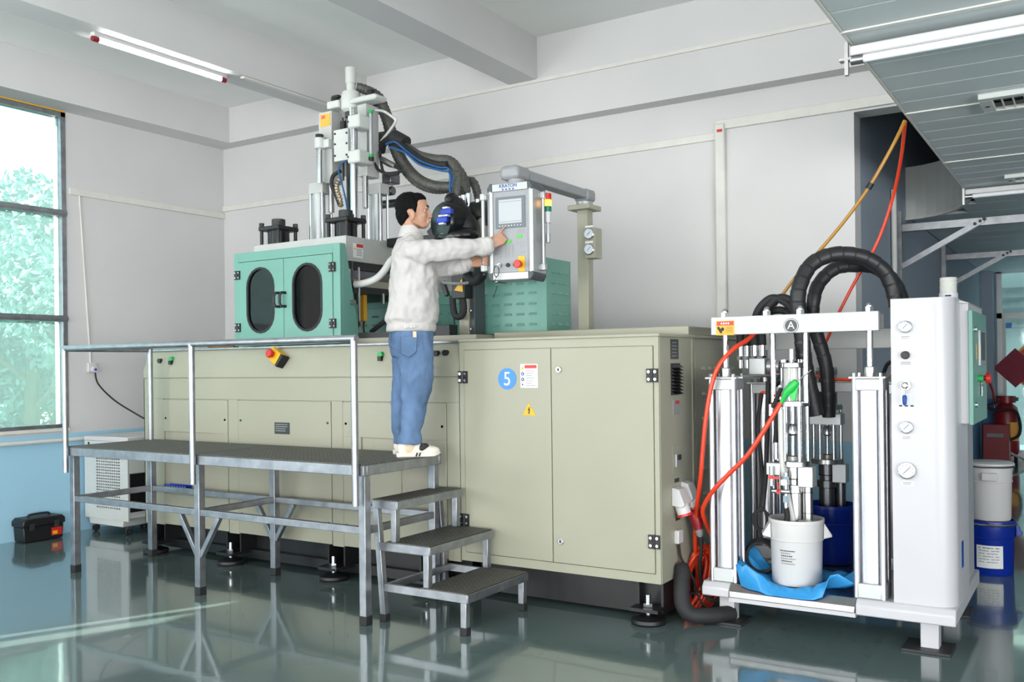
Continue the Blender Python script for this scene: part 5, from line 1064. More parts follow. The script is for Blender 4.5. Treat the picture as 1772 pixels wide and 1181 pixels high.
# electric box with teal door on the right side
EX0, EX1 = -.64, -.585
eb_ = build(MB().box((EX0, 5.52, 1.19), (EX1, 6.22, 1.84)), 'switch_box', 'pure_white', ps, bevel=.003)
edr = build(MB().box((EX1, 5.50, 1.185), (EX1 + .022, 6.22, 1.80)), 'box_door', 'teal', ps, bevel=.003)
build(MB().prism([(EX0 - .05, 1.84), (EX1 + .01, 1.84), (EX0 - .05, 1.875)], 'y', 5.5, 6.22), 'box_roof', 'machine_white', ps)
hm = build(MB().box((EX1 + .022, 5.75, 1.50), (EX1 + .036, 6.0, 1.70)), 'touch_screen', 'satin_aluminium', edr, bevel=.003); build(MB().box((EX1 + .036, 5.775, 1.53), (EX1 + .038, 5.975, 1.69)), 'screen', 'dark_plastic', edr)
for z in (1.70, 1.29): build(MB().cyl((EX1 + .022, 5.60, z), (EX1 + .034, 5.60, z), .017, n=14), 'door_lock', 'chrome', edr)
build(MB().cyl((EX1 + .022, 5.72, 1.43), (EX1 + .05, 5.72, 1.43), .018, n=14), 'start_button', 'green', edr); build(MB().cyl((EX1 + .022, 5.86, 1.43), (EX1 + .05, 5.86, 1.43), .016, n=14).cyl((EX1 + .05, 5.86, 1.43), (EX1 + .075, 5.86, 1.43), .03, n=18), 'stop_button', 'red', edr, bevel=.003)
build(MB().box((EX1 + .03, 5.84, 1.33), (EX1 + .034, 5.88, 1.40)).cyl((EX1 + .03, 5.86, 1.40), (EX1 + .034, 5.86, 1.40), .025, n=12), 'hanging_key', 'steel', edr)
build(MB().box((EX1 + .022, 5.66, 1.54), (EX1 + .024, 5.69, 1.62)), 'orange_sticker', 'label_orange', edr)
# beacon on top of the column
bp = at(1641, 490, 5.75); bt_ = at(1641, 481, 5.75)
bn = thing('beacon_lamp', 'clear ribbed beacon lamp on top of the white control column', 'beacon', (bp.x, 5.75, KZ))
build(MB().cyl((bp.x, 5.75, KZ - .02), (bp.x, 5.75, at(1641, 508, 5.75).z), .05, n=24), 'base', 'pure_white', bn)
z0, z1 = at(1641, 508, 5.75).z, bt_.z; prof = []
for i in range(14): prof.append((.046 if i % 2 else .043, (z1 - z0) * i / 13))
build(MB().lathe(prof, (bp.x, 5.75, z0)), 'lens', 'clear_grey', bn)
build(MB().box((bp.x - .01, 5.695, z0 - .02), (bp.x + .02, 5.702, z0 - .012)), 'print_mark', 'ink', bn)
hose('rear_air_line', [(-1.10, 5.95, 1.45), (-1.06, 5.9, 1.52), (-.98, 5.85, 1.53), (-.90, 5.8, 1.49)], .012, 'black_rubber', ps)
hose('orange_air_line', [(-1.72, 5.62, 1.47), (-1.60, 5.68, 1.475), (-1.35, 5.75, 1.43), (-1.15, 5.7, 1.425), (-1.03, 5.62, 1.44), (-.93, 5.6, 1.46)], .009, 'orange_hose', ps)
hose('orange_air_line', [(-1.72, 5.50, 1.28), (-1.715, 5.5, 1.34), (-1.69, 5.5, 1.355), (-1.655, 5.5, 1.31), (-1.65, 5.5, 1.24)], .008, 'orange_hose', ps)
# loose black cable bundle tied to the rear cylinder
hose('cable_drop', [(-1.70, 5.48, 1.35), (-1.72, 5.46, 1.15), (-1.705, 5.46, .98), (-1.69, 5.45, .8), (-1.70, 5.44, .66)], .012, 'black_rubber', ps); hose('cable_drop', [(-1.66, 5.48, 1.42), (-1.665, 5.46, 1.1), (-1.67, 5.45, .9), (-1.69, 5.44, .66)], .014, 'black_rubber', ps)
cc = thing('cable_coil', 'coiled black cable hanging behind the front left air cylinder', 'cable', (-1.695, 5.42, .30))
for i in range(4):
    pts = [(-1.69 + (.085 + .006 * i) * cos(t * pi / 12), 5.40 + .012 * i, .385 + (.085 + .006 * i) * sin(t * pi / 12)) for t in range(24)]; build(MB().tube(pts, .008, 6, closed=True), 'cable_loop', 'black_rubber', cc, smooth=60)
for i in range(4):
    pts = [(-1.695 + (.03 + .008 * i) * cos(t * pi / 10), 5.43, .60 + (.075 - .006 * i) * sin(t * pi / 10)) for t in range(20)]; build(MB().tube(pts, .007, 6, closed=True), 'cable_loop', 'black_rubber', cc, smooth=60)

# ---- buckets
def bucket(name, label, X, Y, z, r, h, mat, inner, parts=True, taper=.94, group=None):
    t = thing(name, label, 'bucket', (X, Y, z), group=group)
    build(MB().lathe([(r * taper * .96, 0), (r * taper, .012), (r * .985, h * .70), (r * 1.0, h * .72), (r * 1.02, h - .02), (r * 1.06, h - .018), (r * 1.06, h), (r * .99, h), (r * .96, h * .7), (r * taper * .9, .02)], (X, Y, z), n=40), 'shell', mat, t, smooth=40)
    build(MB().lathe([(r * 1.015, h * .68), (r * 1.03, h * .69), (r * 1.015, h * .70)], (X, Y, z), n=40), 'rib', mat, t)
    if parts:
        for s in (-1, 1):
            dx, dy = s * cos(.35), s * sin(.35)
            build(MB().add([(X + dx * r * .98 - dy * .05, Y + dy * r * .98 + dx * .05, z + h * .70), (X + dx * r * .98 + dy * .05, Y + dy * r * .98 - dx * .05, z + h * .70), (X + dx * (r + .045) - dy * .045, Y + dy * (r + .045) + dx * .045, z + h * .73), (X + dx * (r + .045) + dy * .045, Y + dy * (r + .045) - dx * .045, z + h * .73),
                            (X + dx * (r + .045) - dy * .045, Y + dy * (r + .045) + dx * .045, z + h * .76), (X + dx * (r + .045) + dy * .045, Y + dy * (r + .045) - dx * .045, z + h * .76), (X + dx * r * 1.0 - dy * .05, Y + dy * r * 1.0 + dx * .05, z + h * .95), (X + dx * r * 1.0 + dy * .05, Y + dy * r * 1.0 - dx * .05, z + h * .95)],
                           [(0, 1, 3, 2), (2, 3, 5, 4), (4, 5, 7, 6), (0, 2, 4, 6), (1, 7, 5, 3), (0, 6, 7, 1)]), 'handle_lug', mat, t, bevel=.004)
    return t
wb = bucket('bucket', 'white plastic bucket standing under the front pump on blue film', -1.490, 5.43, QZ + .004, .148, .375, 'white_plastic', None)
for i, (w0, w1) in enumerate(((-.075, .012), (-.07, -.012), (-.068, .0), (-.068, .018), (-.066, -.002), (-.066, .014))):
    z = QZ + .205 - i * .0145
    b = MB()
    x = w0
    while x < w1:
        ang = (x) / .146 - pi / 2 - .55 + .15; ex = min(.010, w1 - x); a2 = (x + ex * .75) / .146 - pi / 2 + .12
        ang = x / .146 - pi / 2 + .12
        rr_ = .1475
        b.add([(-1.490 + rr_ * cos(ang), 5.43 + rr_ * sin(ang), z), (-1.490 + rr_ * cos(a2), 5.43 + rr_ * sin(a2), z), (-1.490 + rr_ * cos(a2), 5.43 + rr_ * sin(a2), z + .006), (-1.490 + rr_ * cos(ang), 5.43 + rr_ * sin(ang), z + .006)], [(0, 1, 2, 3)]); x += .0115
    build(b, 'print_line', 'ink_grey' if i % 2 else 'ink', wb, smooth=0)
bucket('bucket', 'dark blue plastic bucket under the rear pump', -1.46, 6.12, QZ + .004, .155, .37, 'drum_blue', None)
# blue film under the white bucket
rnd = random.Random(4); fm = MB(); NU, NV = 46, 7; vs = []
for j in range(NV):
    for i in range(NU):
        a = 2 * pi * i / NU; t = j / (NV - 1); ex, ey = .40, .245
        wob = 1 + .06 * sin(3 * a + 1) + .05 * sin(7 * a) + .05 * sin(11 * a + 2) + .03 * sin(17 * a + j)
        rx = (.13 + (ex - .13) * t) * wob; ry = (.13 + (ey - .13) * t) * wob
        side = abs(cos(a)) ** 2
        z = QZ + .002 + (.002 + (.17 * side + .02) * t ** 1.6 * (.75 + .35 * sin(5 * a + .7) + .2 * sin(13 * a)) if t > .25 else 0)
        yy_ = 5.43 + ry * sin(a) - .012; zz_ = max(QZ + .002, z) + .022 * t * rnd.random()
        if yy_ < QY0 + .03: zz_ = QZ - .004 - min(.03, (QY0 + .03 - yy_) * .8); yy_ = max(yy_, QY0 - .012)
        vs.append((-1.465 + rx * cos(a), yy_, zz_))
fm.add(vs, [(j * NU + i, j * NU + (i + 1) % NU, (j + 1) * NU + (i + 1) % NU, (j + 1) * NU + i) for j in range(NV - 1) for i in range(NU)])
flm = build(fm, 'plastic_sheet', 'blue_film', smooth=60, label='crumpled blue plastic sheet under the white bucket', cat='plastic sheet')
so_ = flm.modifiers.new('thick', 'SOLIDIFY'); so_.thickness = .0015

# two stacked buckets on the floor behind the station
SBX, SBY = -.665, 7.50
db = bucket('bucket', 'blue drum standing on the floor behind the control column, lower of the stacked pair', SBX, SBY, 0, .155, .385, 'drum_blue', None)
build(MB().lathe([(.168, .352), (.172, .36), (.168, .368)], (SBX, SBY, 0), n=36), 'clamp_ring', 'steel', db)
lb = MB(); seg = 10
for i in range(seg):
    a0 = -pi / 2 - .55 + 1.15 * i / seg; a1 = -pi / 2 - .55 + 1.15 * (i + 1) / seg; r = .1545
    lb.add([(SBX + r * cos(a0), SBY + r * sin(a0), .055), (SBX + r * cos(a1), SBY + r * sin(a1), .055), (SBX + r * cos(a1), SBY + r * sin(a1), .215), (SBX + r * cos(a0), SBY + r * sin(a0), .215)], [(0, 1, 2, 3)])
lbl = build(lb, 'paper_label', 'paper_white', db, smooth=60)
for i in range(6):
    z = .195 - .02 * i; r = .1552; b = MB()
    for k in range(5):
        a0 = -pi / 2 - .45 + .18 * k; a1 = a0 + (.16 if (i + k) % 3 else .09)
        b.add([(SBX + r * cos(a0), SBY + r * sin(a0), z), (SBX + r * cos(a1), SBY + r * sin(a1), z), (SBX + r * cos(a1), SBY + r * sin(a1), z + .005), (SBX + r * cos(a0), SBY + r * sin(a0), z + .005)], [(0, 1, 2, 3)])
    build(b, 'print_line', 'ink_grey' if i else 'ink', db, smooth=0)
lid_z = .387
wb2 = bucket('bucket', 'white lidded drum stacked on top of the blue drum', SBX, SBY, lid_z, .142, .40, 'white_plastic', None, parts=False)
build(MB().lathe([(.15, .385), (.158, .39), (.158, .405), (.14, .415), (.02, .418)], (SBX, SBY, lid_z), n=36), 'lid', 'white_plastic', wb2); build(MB().lathe([(.158, .378), (.162, .385), (.158, .392)], (SBX, SBY, lid_z), n=36), 'clamp_ring', 'steel', wb2)
build(MB().box((SBX - .045, SBY - .165, lid_z + .285), (SBX + .06, SBY - .135, lid_z + .345)), 'grip', 'white_plastic', wb2, bevel=.01)

# ---- orange hoses, air gun
hose('orange_hose', [at(1330, 552, 5.44), at(1312, 570, 5.42), at(1294, 588, 5.36), at(1270, 604, 5.26), at(1246, 630, 5.20), at(1232, 665, 5.19), at(1222, 720, 5.19), at(1216, 780, 5.2), at(1212, 830, 5.22), at(1206, 880, 5.3), at(1203, 930, 5.38), at(1206, 985, 5.45), at(1213, 1020, 5.48)], .0135, 'orange_hose', label='orange air hose falling from the cross beam down to the coil', cat='hose')
hose('orange_hose', [at(1351, 698, 5.20), at(1340, 716, 5.18), at(1318, 752, 5.16), at(1292, 790, 5.16), at(1262, 820, 5.17), at(1238, 845, 5.18), at(1222, 868, 5.22), at(1216, 888, 5.26), at(1226, 915, 5.34), at(1236, 935, 5.40)], .0135, 'orange_hose', label='orange air hose running from the green air gun past the left cylinder', cat='hose')
occ = at(1214, 990, 5.46)
oc = thing('hose_coil', 'coil of orange air hose on the floor by the cabinet', 'hose', (occ.x, 5.46, 0))
for i in range(7):
    hw = .055 + .010 * (i % 4); hh = .165 + .012 * ((i * 3) % 4); ph = .35 * sin(i * 1.7)
    pts = []
    for t in range(30):
        a = 2 * pi * t / 30; u_ = hw * cos(a) + .04 * sin(a) + .012 * (i - 3); pts.append(Vector((occ.x, 5.44 + .013 * i, .20)) + _r * u_ + Vector((0, .02 * sin(2 * a + ph), hh * sin(a) + .02 * sin(ph))))
    build(MB().tube([(p.x, p.y, max(.014, p.z)) for p in pts], .0125, 8, closed=True), 'hose_loop', 'orange_hose', oc, smooth=60)
tie = [Vector((occ.x, 5.48, .13)) + _r * .085 * cos(2 * pi * t / 16) + Vector((0, .07 * sin(2 * pi * t / 16), .02 * cos(2 * pi * t / 16))) for t in range(16)]
build(MB().tube(tie, .008, 6, closed=True), 'cable_tie', 'black_rubber', oc)
hose('black_hose', [(SX + .035, 5.22, .31), (SX + .05, 5.20, .29), (SX + .06, 5.16, .22), (SX + .08, 5.13, .12), (SX + .12, 5.14, .062), (SX + .19, 5.18, .052), (SX + .25, 5.24, .05), (SX + .31, 5.33, .05)], .047, 'black_rubber', n=16, label='thick black insulated hose bending from the cabinet to the floor', cat='hose')
ag = thing('air_gun', 'bright green air blow gun with thin steel nozzle', 'air gun', at(1364, 676, 5.2))
a0, a1, a2 = at(1352, 697, 5.20), at(1362, 679, 5.20), at(1379, 661, 5.20)
build(MB().tube([a0, a0.lerp(a1, .5), a1, a1.lerp(a2, .6), a2, a2 + (a2 - a1) * .08], .02, 12, [.011, .015, .024, .027, .020, .010]), 'body', 'gun_green', ag)
build(MB().prism([(a1.x + .0, a1.z - .015), (a1.x + .035, a1.z + .0), (a2.x + .01, a2.z - .02), (a1.x + .045, a1.z - .055)], 'y', 5.192, 5.206), 'trigger', 'gun_green', ag, bevel=.003)
build(MB().cyl(a2, at(1404, 641, 5.20), .004, n=8), 'nozzle', 'steel', ag); build(MB().cyl(a0, at(1350, 700, 5.20), .009, n=10), 'coupling', 'yellow', ag)
# hoses hanging from the panel ceiling
hose('brown_hose', [(-.892, 5.53, 2.87), at(1545, 252, 5.6), at(1505, 322, 5.6), at(1465, 378, 5.62), at(1420, 432, 5.66), at(1380, 476, 5.68), at(1347, 520, 5.70), at(1335, 540, 5.70)], .010, 'brown_hose', label='translucent brown air hose slanting from the panel ceiling to the pump station', cat='hose')
q0, q1 = at(1508, 317, 5.6), at(1502, 327, 5.6)
build(MB().cyl(q0, q1, .018, n=12), 'hose_connector', 'black', label='black push connector on the brown air hose', cat='connector'); 
hose('orange_hose', [(-.896, 5.56, 2.87), at(1560, 268, 5.8), at(1548, 330, 5.98), at(1530, 390, 6.04), at(1508, 440, 6.05), at(1480, 487, 6.05), at(1450, 545, 6.02), at(1430, 590, 5.96), at(1416, 615, 5.9)], .010, 'orange_hose', label='thin orange air hose hanging from the panel ceiling behind the arched hoses', cat='hose')

# ---- fire-fighting gear at the passage end
fx = thing('fire_extinguisher', 'red wheeled fire extinguisher by the glass door', 'fire extinguisher', (-1.0, 15.5, 0))
e0 = at(1742, 760, 15.5)
build(MB().lathe([(.12, 0), (.165, .05), (.17, .1), (.17, .62), (.14, .72), (.07, .78)], (e0.x, 15.5, .12)), 'tank', 'dark_red', fx); build(MB().cyl((e0.x, 15.5, .9), (e0.x, 15.5, 1.0), .13, n=20), 'cap', 'dark_red', fx)
build(MB().box((e0.x - .10, 15.4, .93), (e0.x + .16, 15.6, .98)), 'valve_guard', 'black', fx)
build(MB().tube([(e0.x - .12, 15.4, .85), (e0.x - .17, 15.4, 1.1), (e0.x - .22, 15.4, 1.25), (e0.x - .28, 15.4, 1.40)], .02, 8), 'push_handle', 'dark_red', fx)
build(MB().box((e0.x + .02, 15.32, .35), (e0.x + .17, 15.40, .62)), 'tank_label', 'label_orange', fx)
build(MB().bar((e0.x + .05, 15.35, .18), (e0.x + .34, 15.3, .03), .03, .03), 'stand_leg', 'steel', fx); hose('discharge_hose', [(e0.x - .1, 15.35, .92), (e0.x - .25, 15.3, .85), (e0.x - .1, 15.28, .8), (e0.x + .14, 15.28, .78), (e0.x + .18, 15.28, .45), (e0.x - .05, 15.28, .33)], .02, 'black_rubber', fx)
for s in (-.12, .12): build(MB().cyl((e0.x + s - .02, 15.5, .11), (e0.x + s + .02, 15.5, .11), .11, n=18), 'wheel', 'black_rubber', fx)
rb = at(1725, 765, 15.2); fb_ = thing('extinguisher_box', 'dark red metal extinguisher box on the floor', 'box', (rb.x, 15.2, 0))
build(MB().box((rb.x - .17, 15.05, 0.003), (rb.x + .17, 15.35, .60)), 'case', 'dark_red', fb_, bevel=.008); build(MB().box((rb.x - .12, 15.044, .42), (rb.x + .10, 15.05, .47)), 'handle_plate', 'ink_grey', fb_)

# ================================================================== THE OPERATOR
CP = Vector((-3.72, 4.745, 0)); PHI = radians(44)
FW = Vector((cos(PHI), sin(PHI), 0)); LF = Vector((-sin(PHI), cos(PHI), 0))
def PP(px, py, s):
    dx, dy = px - CX, py - HY
    a = dx * cos(ROLL) - dy * sin(ROLL); b = dx * sin(ROLL) + dy * cos(ROLL)
    d = _f * FPX + _r * a - _u * b; o = Vector((0, 0, HC))
    return o + d * ((s + (CP - o).dot(LF)) / d.dot(LF))
def blob(fill, voxel, smooth=4, disp=0.0, dscale=.12):
    """fuse the overlapping closed shapes of a builder into one continuous skin"""
    me = bpy.data.meshes.new('tmp'); me.from_pydata(fill.v, [], fill.f)
    bm = bmesh.new(); bm.from_mesh(me); bmesh.ops.recalc_face_normals(bm, faces=bm.faces); bm.to_mesh(me); bm.free()
    o = bpy.data.objects.new('tmp', me); COL.objects.link(o)
    r = o.modifiers.new('r', 'REMESH'); r.mode = 'VOXEL'; r.voxel_size = voxel
    if smooth: s = o.modifiers.new('s', 'SMOOTH'); s.factor = .5; s.iterations = smooth
    if disp:
        t = bpy.data.textures.new('folds', 'CLOUDS'); t.noise_scale = dscale; t.noise_depth = 1
        d = o.modifiers.new('d', 'DISPLACE'); d.texture = t; d.strength = disp; d.mid_level = .5; d.texture_coords = 'LOCAL'
    dg = bpy.context.evaluated_depsgraph_get(); out = bpy.data.meshes.new_from_object(o.evaluated_get(dg)); bpy.data.objects.remove(o)
    return out
def put(me, name, mat, parent, label=None):
    o = bpy.data.objects.new(name, me); COL.objects.link(o); o.parent = parent
    me.transform(Matrix.Translation(-origin_of(parent))); me.materials.clear(); me.materials.append(MATS[mat])
    me.polygons.foreach_set('use_smooth', [True] * len(me.polygons))
    if label: o['label'] = label
    return o
def cap(b, p, q, r0, r1, n=14):
    p, q = Vector(p), Vector(q); d = (q - p); L = d.length; d.normalize(); prof = []
    for i in range(6): a = -pi / 2 + pi / 2 * i / 5; prof.append((max(.0004, r0 * cos(a)), r0 * sin(a)))
    for i in range(6): a = pi / 2 * i / 5; prof.append((max(.0004, r1 * cos(a)), L + r1 * sin(a)))
    return b.lathe(prof, p, d, n)
def chain(b, pts, rs):
    for i in range(len(pts) - 1): cap(b, pts[i], pts[i + 1], rs[i], rs[i + 1])
def ell(b, c, fr, up, r):
    """ellipsoid with axes along fr, left of fr and up"""
    fr = Vector(fr).normalized(); up = Vector(up).normalized(); lf = up.cross(fr)
    t = MB().ball((0, 0, 0), 1.0, 20, 14); R = Matrix((fr * r[0], lf * r[1], up * r[2])).transposed()
    return b.add([Vector(c) + R @ Vector(v) for v in t.v], t.f)
def loft(b, rings, n=24):
    """rings of (centre, half depth along FW, half width along LF)"""
    vs = []
    for c, hf, hs in rings:
        for j in range(n):
            a = 2 * pi * j / n; ca, sa = cos(a), sin(a); e = .82
            vs.append(Vector(c) + FW * hf * math.copysign(abs(ca) ** e, ca) + LF * hs * math.copysign(abs(sa) ** e, sa))
    fs = [(i * n + j, i * n + (j + 1) % n, (i + 1) * n + (j + 1) % n, (i + 1) * n + j) for i in range(len(rings) - 1) for j in range(n)]
    fs += [tuple(range(n - 1, -1, -1)), tuple((len(rings) - 1) * n + j for j in range(n))]
    return b.add(vs, fs)
DK = .96
man = thing('person', 'man in white work jacket and blue jeans pressing a key on the control panel', 'person', (CP.x, CP.y, DK))
HFW = Vector((cos(YAW), sin(YAW), 0)); HLF = Vector((-sin(YAW), cos(YAW), 0)); HC0 = PP(713, 365, .0)
def HP(f, s, z): return HC0 + HFW * f + HLF * s + Vector((0, 0, z))
UPV = Vector((0, 0, 1))
# ---- body: head, neck, trunk core, arms, hands and legs as one skin
bd_ = MB()
for c, r in (((-.008, 0, .022), (.095, .074, .090)), ((.042, 0, .022), (.063, .064, .072)), ((.046, 0, -.040), (.060, .058, .074)), ((.068, 0, -.092), (.038, .036, .026)), ((.02, 0, -.055), (.06, .062, .05)),
             ((.074, .036, -.034), (.024, .02, .024)), ((.074, -.036, -.034), (.024, .02, .024))): ell(bd_, HP(*c), HFW, UPV, r)
for s in (-1, 1):
    cap(bd_, HP(.012, s * .05, -.07), HP(.072, s * .022, -.100), .018, .016); cap(bd_, HP(.094, s * .032, .014), HP(.101, s * .008, .014), .009, .009)
    cap(bd_, HP(.112, s * .010, -.043), HP(.104, s * .014, -.044), .0085, .007)
    ell(bd_, HP(.010, s * .076, -.034), HFW * .97 + HLF * s * .35, Vector((-.1 * HFW.x, -.1 * HFW.y, 1)), (.019, .008, .031)); ell(bd_, HP(.008, s * .072, -.062), HFW, UPV, (.012, .008, .012))
cap(bd_, HP(.101, 0, .006), HP(.119, 0, -.037), .0085, .0125); cap(bd_, HP(.106, -.014, -.0675), HP(.106, .014, -.0675), .0085, .0085); cap(bd_, HP(.104, -.012, -.079), HP(.104, .012, -.079), .0085, .0085)
cap(bd_, HP(-.012, 0, -.05), HP(-.022, 0, -.19), .053, .050)
shR, shL = PP(716, 432, -.175), PP(704, 432, .165)
elR, wrR = PP(782, 432, -.225), PP(848, 426, -.228)
elL, wrL = PP(752, 474, .10), PP(814, 456, -.06)
cap(bd_, PP(714, 446, 0), PP(716, 560, 0), .085, .09); cap(bd_, shR, shL, .04, .04)
chain(bd_, [shR, elR, wrR], [.042, .036, .026]); chain(bd_, [shL, elL, wrL], [.042, .036, .026])
hipR, hipL = PP(716, 585, -.09), PP(706, 585, .09); knR, knL = PP(720, 680, -.095), PP(696, 680, .11); anR, anL = PP(710, 765, -.09), PP(696, 764, .13)
cap(bd_, hipR, hipL, .08, .08); chain(bd_, [hipR, knR, anR], [.066, .045, .03]); chain(bd_, [hipL, knL, anL], [.066, .045, .026])
# right hand: index stretched out, other fingers folded, thumb alongside
W = wrR; tip = PP(873.5, 393.5, -.232); kn = PP(860, 409, -.232); side = LF * 1.0
dv = (kn - W).normalized(); upn = (UPV - dv * UPV.dot(dv)).normalized()
for k, off in enumerate((.030, .010, -.010, -.028)):      # metacarpals fan along the hand's up direction (thumb side up)
    a = W + upn * off * .45; b_ = kn + upn * (off - .03) * .95 - dv * (.0 + .004 * k); cap(bd_, a, b_, .0135, .0115)
    if k == 0:
        m1 = b_.lerp(tip, .42); m2 = b_.lerp(tip, .74) + upn * .002; chain(bd_, [b_, m1, m2, tip], [.0098, .0088, .0078, .0066])
    else:
        p1 = b_ + dv * .030 - upn * .004 + side * .004; p2 = p1 + side * .022 - dv * .006; p3 = p2 - dv * .024 + side * .002
        chain(bd_, [b_, p1, p2, p3], [.0100, .0095, .0085, .0075])
t0 = W + upn * .016 + side * .012 + dv * .012; t1 = t0 + dv * .032 + side * .018 + upn * .002; t2 = t1 + dv * .024 + side * .004 - upn * .006; chain(bd_, [t0, t1, t2], [.012, .0105, .0085])
# left hand closed round the panel's grab handle
GH = Vector((PNX, 4.97, 0)) + Matrix.Rotation(radians(7.5), 3, 'Z') @ Vector((-.180, -.030, 0)); GH.z = PP(832, 455, 0).z
wl_ = wrL; dl = (GH - wl_); dl.z *= .3; dl.normalize(); sd_ = Vector((-dl.y, dl.x, 0)).normalized(); palm = GH - dl * .034
for k in range(4):
    z = .030 - .020 * k; a = wl_ + UPV * z * .4; b_ = palm + UPV * z + sd_ * .012 - dl * .006; cap(bd_, a, b_, .0135, .0115)
    ring_ = [b_, GH + sd_ * .022 + UPV * z, GH + dl * .022 + sd_ * .006 + UPV * z, GH + dl * .016 - sd_ * .016 + UPV * (z - .002)]; chain(bd_, ring_, [.0105, .0095, .0088, .0078])
chain(bd_, [wl_ + UPV * .014 - sd_ * .012, GH - dl * .016 - sd_ * .018 + UPV * .032, GH - sd_ * .021 + dl * .012 + UPV * .034], [.012, .0105, .0085])
body = put(blob(bd_, .0042, 3), 'body', 'skin', man)
# eyes, brows, lips
for s in (-1, 1):
    e = build(MB().ball(HP(.0862, s * .0315, -.003), .0088, 14, 10), 'eye', 'eye_white', man); build(MB().ball(HP(.0905, s * .0345, -.003), .0058, 10, 8), 'iris', 'ink', e)
    build(MB().tube([HP(.108, s * .010, .022), HP(.106, s * .024, .027), HP(.098, s * .042, .024)], .004, 6, [.003, .0045, .002]), 'eyebrow', 'hair', man)
build(MB().tube([HP(.1105, -.016, -.0735), HP(.1155, 0, -.0725), HP(.1105, .016, -.0735)], .003, 6), 'lips', 'lips', man)
# ---- hair: a short cropped cap
hr = MB()
for c, r in (((-.018, 0, .036), (.097, .080, .086)), ((-.046, 0, -.018), (.062, .068, .078)), ((.030, 0, .076), (.062, .062, .040)), ((-.002, 0, .018), (.052, .0775, .050)), ((-.052, 0, -.062), (.040, .052, .040))): ell(hr, HP(*c), HFW, UPV, r)
for s in (-1, 1): cap(hr, HP(.026, s * .062, .03), HP(.024, s * .066, -.012), .016, .010)
put(blob(hr, .005, 2, .006, .02), 'hair', 'hair', man)
# ---- jacket
jk = MB()
def ringat(y, xl, xr, hw, ds=0):
    c = PP((xl + xr) / 2, y, ds); k = (xr - xl) / 2 / 269.0; hf = sqrt(max(1e-4, (k / .975) ** 2 - (hw * .22) ** 2)); return (c, hf, hw)
loft(jk, [ringat(572, 671, 751, .160), ringat(561, 670, 753, .170), ringat(553, 665, 758, .188), ringat(542, 669, 757, .19), ringat(515, 673, 757, .195), ringat(480, 675, 757, .20), ringat(455, 676, 753, .21), ringat(438, 678, 747, .21), ringat(424, 683, 738, .185), ringat(414, 690, 732, .13), ringat(404, 697, 728, .075)])
chain(jk, [PP(714, 436, -.15), PP(728, 436, -.19), elR, PP(842, 427, -.229)], [.085, .080, .066, .056])
chain(jk, [PP(702, 436, .15), PP(716, 444, .185), elL, PP(806, 458, -.045)], [.085, .078, .064, .052])
cap(jk, PP(709, 425, -.09), PP(706, 425, .09), .062, .062)
jo = put(blob(jk, .008, 4, .034, .075), 'jacket', 'jacket', man)
# waistband, cuffs, collar as worked edges
wbm = MB(); 
for (y, hw, kf) in ((563, .176, 1), ): pass
r0_ = [ringat(575, 669, 753, .166), ringat(571, 668, 755, .174), ringat(563, 669, 755, .174), ringat(559, 671, 753, .168)]
loft(wbm, r0_); put(blob(wbm, .008, 2, .006, .06), 'waistband', 'jacket', jo)
for p, q, r in ((PP(836, 427.5, -.229), PP(847, 426, -.229), .059), (PP(800, 459, -.04), PP(808, 457, -.05), .053)):
    c_ = MB(); d = (q - p).normalized(); prof = [(r * .92, 0), (r, .006), (r, (q - p).length), (r * .84, (q - p).length + .003), (r * .70, (q - p).length - .01), (r * .65, .004)]; c_.lathe(prof, p, d, 24); build(c_, 'cuff', 'jacket', jo)
co = MB(); n_ = 24; vs = []
for (y, xl, xr, hw, dzz) in ((412, 688, 734, .096, 0), (401, 691, 733, .086, 0), (392.5, 694, 731, .078, 0), (394, 696, 729, .071, 0), (408, 695, 730, .071, 0)):
    c, hf, hs = ringat(y, xl, xr, hw)
    for j in range(n_):
        a = 2 * pi * j / n_; vs.append(c + FW * hf * cos(a) + LF * hs * sin(a) - UPV * .042 * max(0, cos(a)) ** 1.0)
co.add(vs, [(i * n_ + j, i * n_ + (j + 1) % n_, (i + 1) * n_ + (j + 1) % n_, (i + 1) * n_ + j) for i in range(4) for j in range(n_)]); build(co, 'collar', 'jacket', jo, smooth=60)
for px in (704, 714):
    q = PP(px, 566, -.19); build(MB().cyl(q + Vector((.0, .02, 0)), q - Vector((.005, .012, 0)), .008, n=12), 'button', 'paper_white', jo)
# ---- jeans
jn = MB()
loft(jn, [ringat(618, 678, 748, .150), ringat(600, 674, 750, .168), ringat(584, 673, 750, .170), ringat(568, 674, 748, .155)])
def leg(pts):
    vs = []; n = 20
    for (y, xl, xr, s, hw) in pts:
        c, hf, hs = ringat(y, xl, xr, hw, s)
        for j in range(n): a = 2 * pi * j / n; vs.append(c + FW * hf * cos(a) + LF * hs * sin(a))
    m = len(pts); jn.add(vs, [(i * n + j, i * n + (j + 1) % n, (i + 1) * n + (j + 1) % n, (i + 1) * n + j) for i in range(m - 1) for j in range(n)] + [tuple(range(n - 1, -1, -1)), tuple((m - 1) * n + j for j in range(n))])
leg([(769, 686, 731, -.09, .070), (762, 688, 732, -.09, .072), (748, 693, 727, -.09, .066), (730, 693, 733, -.092, .070), (705, 694, 738, -.095, .074), (680, 695, 747, -.095, .078), (650, 694, 750, -.092, .085), (620, 690, 750, -.088, .09), (600, 690, 749, -.085, .09)])
leg([(767, 681, 706, .13, .068), (758, 681, 708, .13, .070), (742, 677, 709, .13, .064), (720, 676, 709, .12, .068), (690, 676, 713, .11, .072), (655, 678, 722, .10, .082), (620, 677, 730, .09, .09), (600, 675, 735, .085, .09)])
jeo = put(blob(jn, .007, 4, .020, .07), 'jeans', 'denim', man)
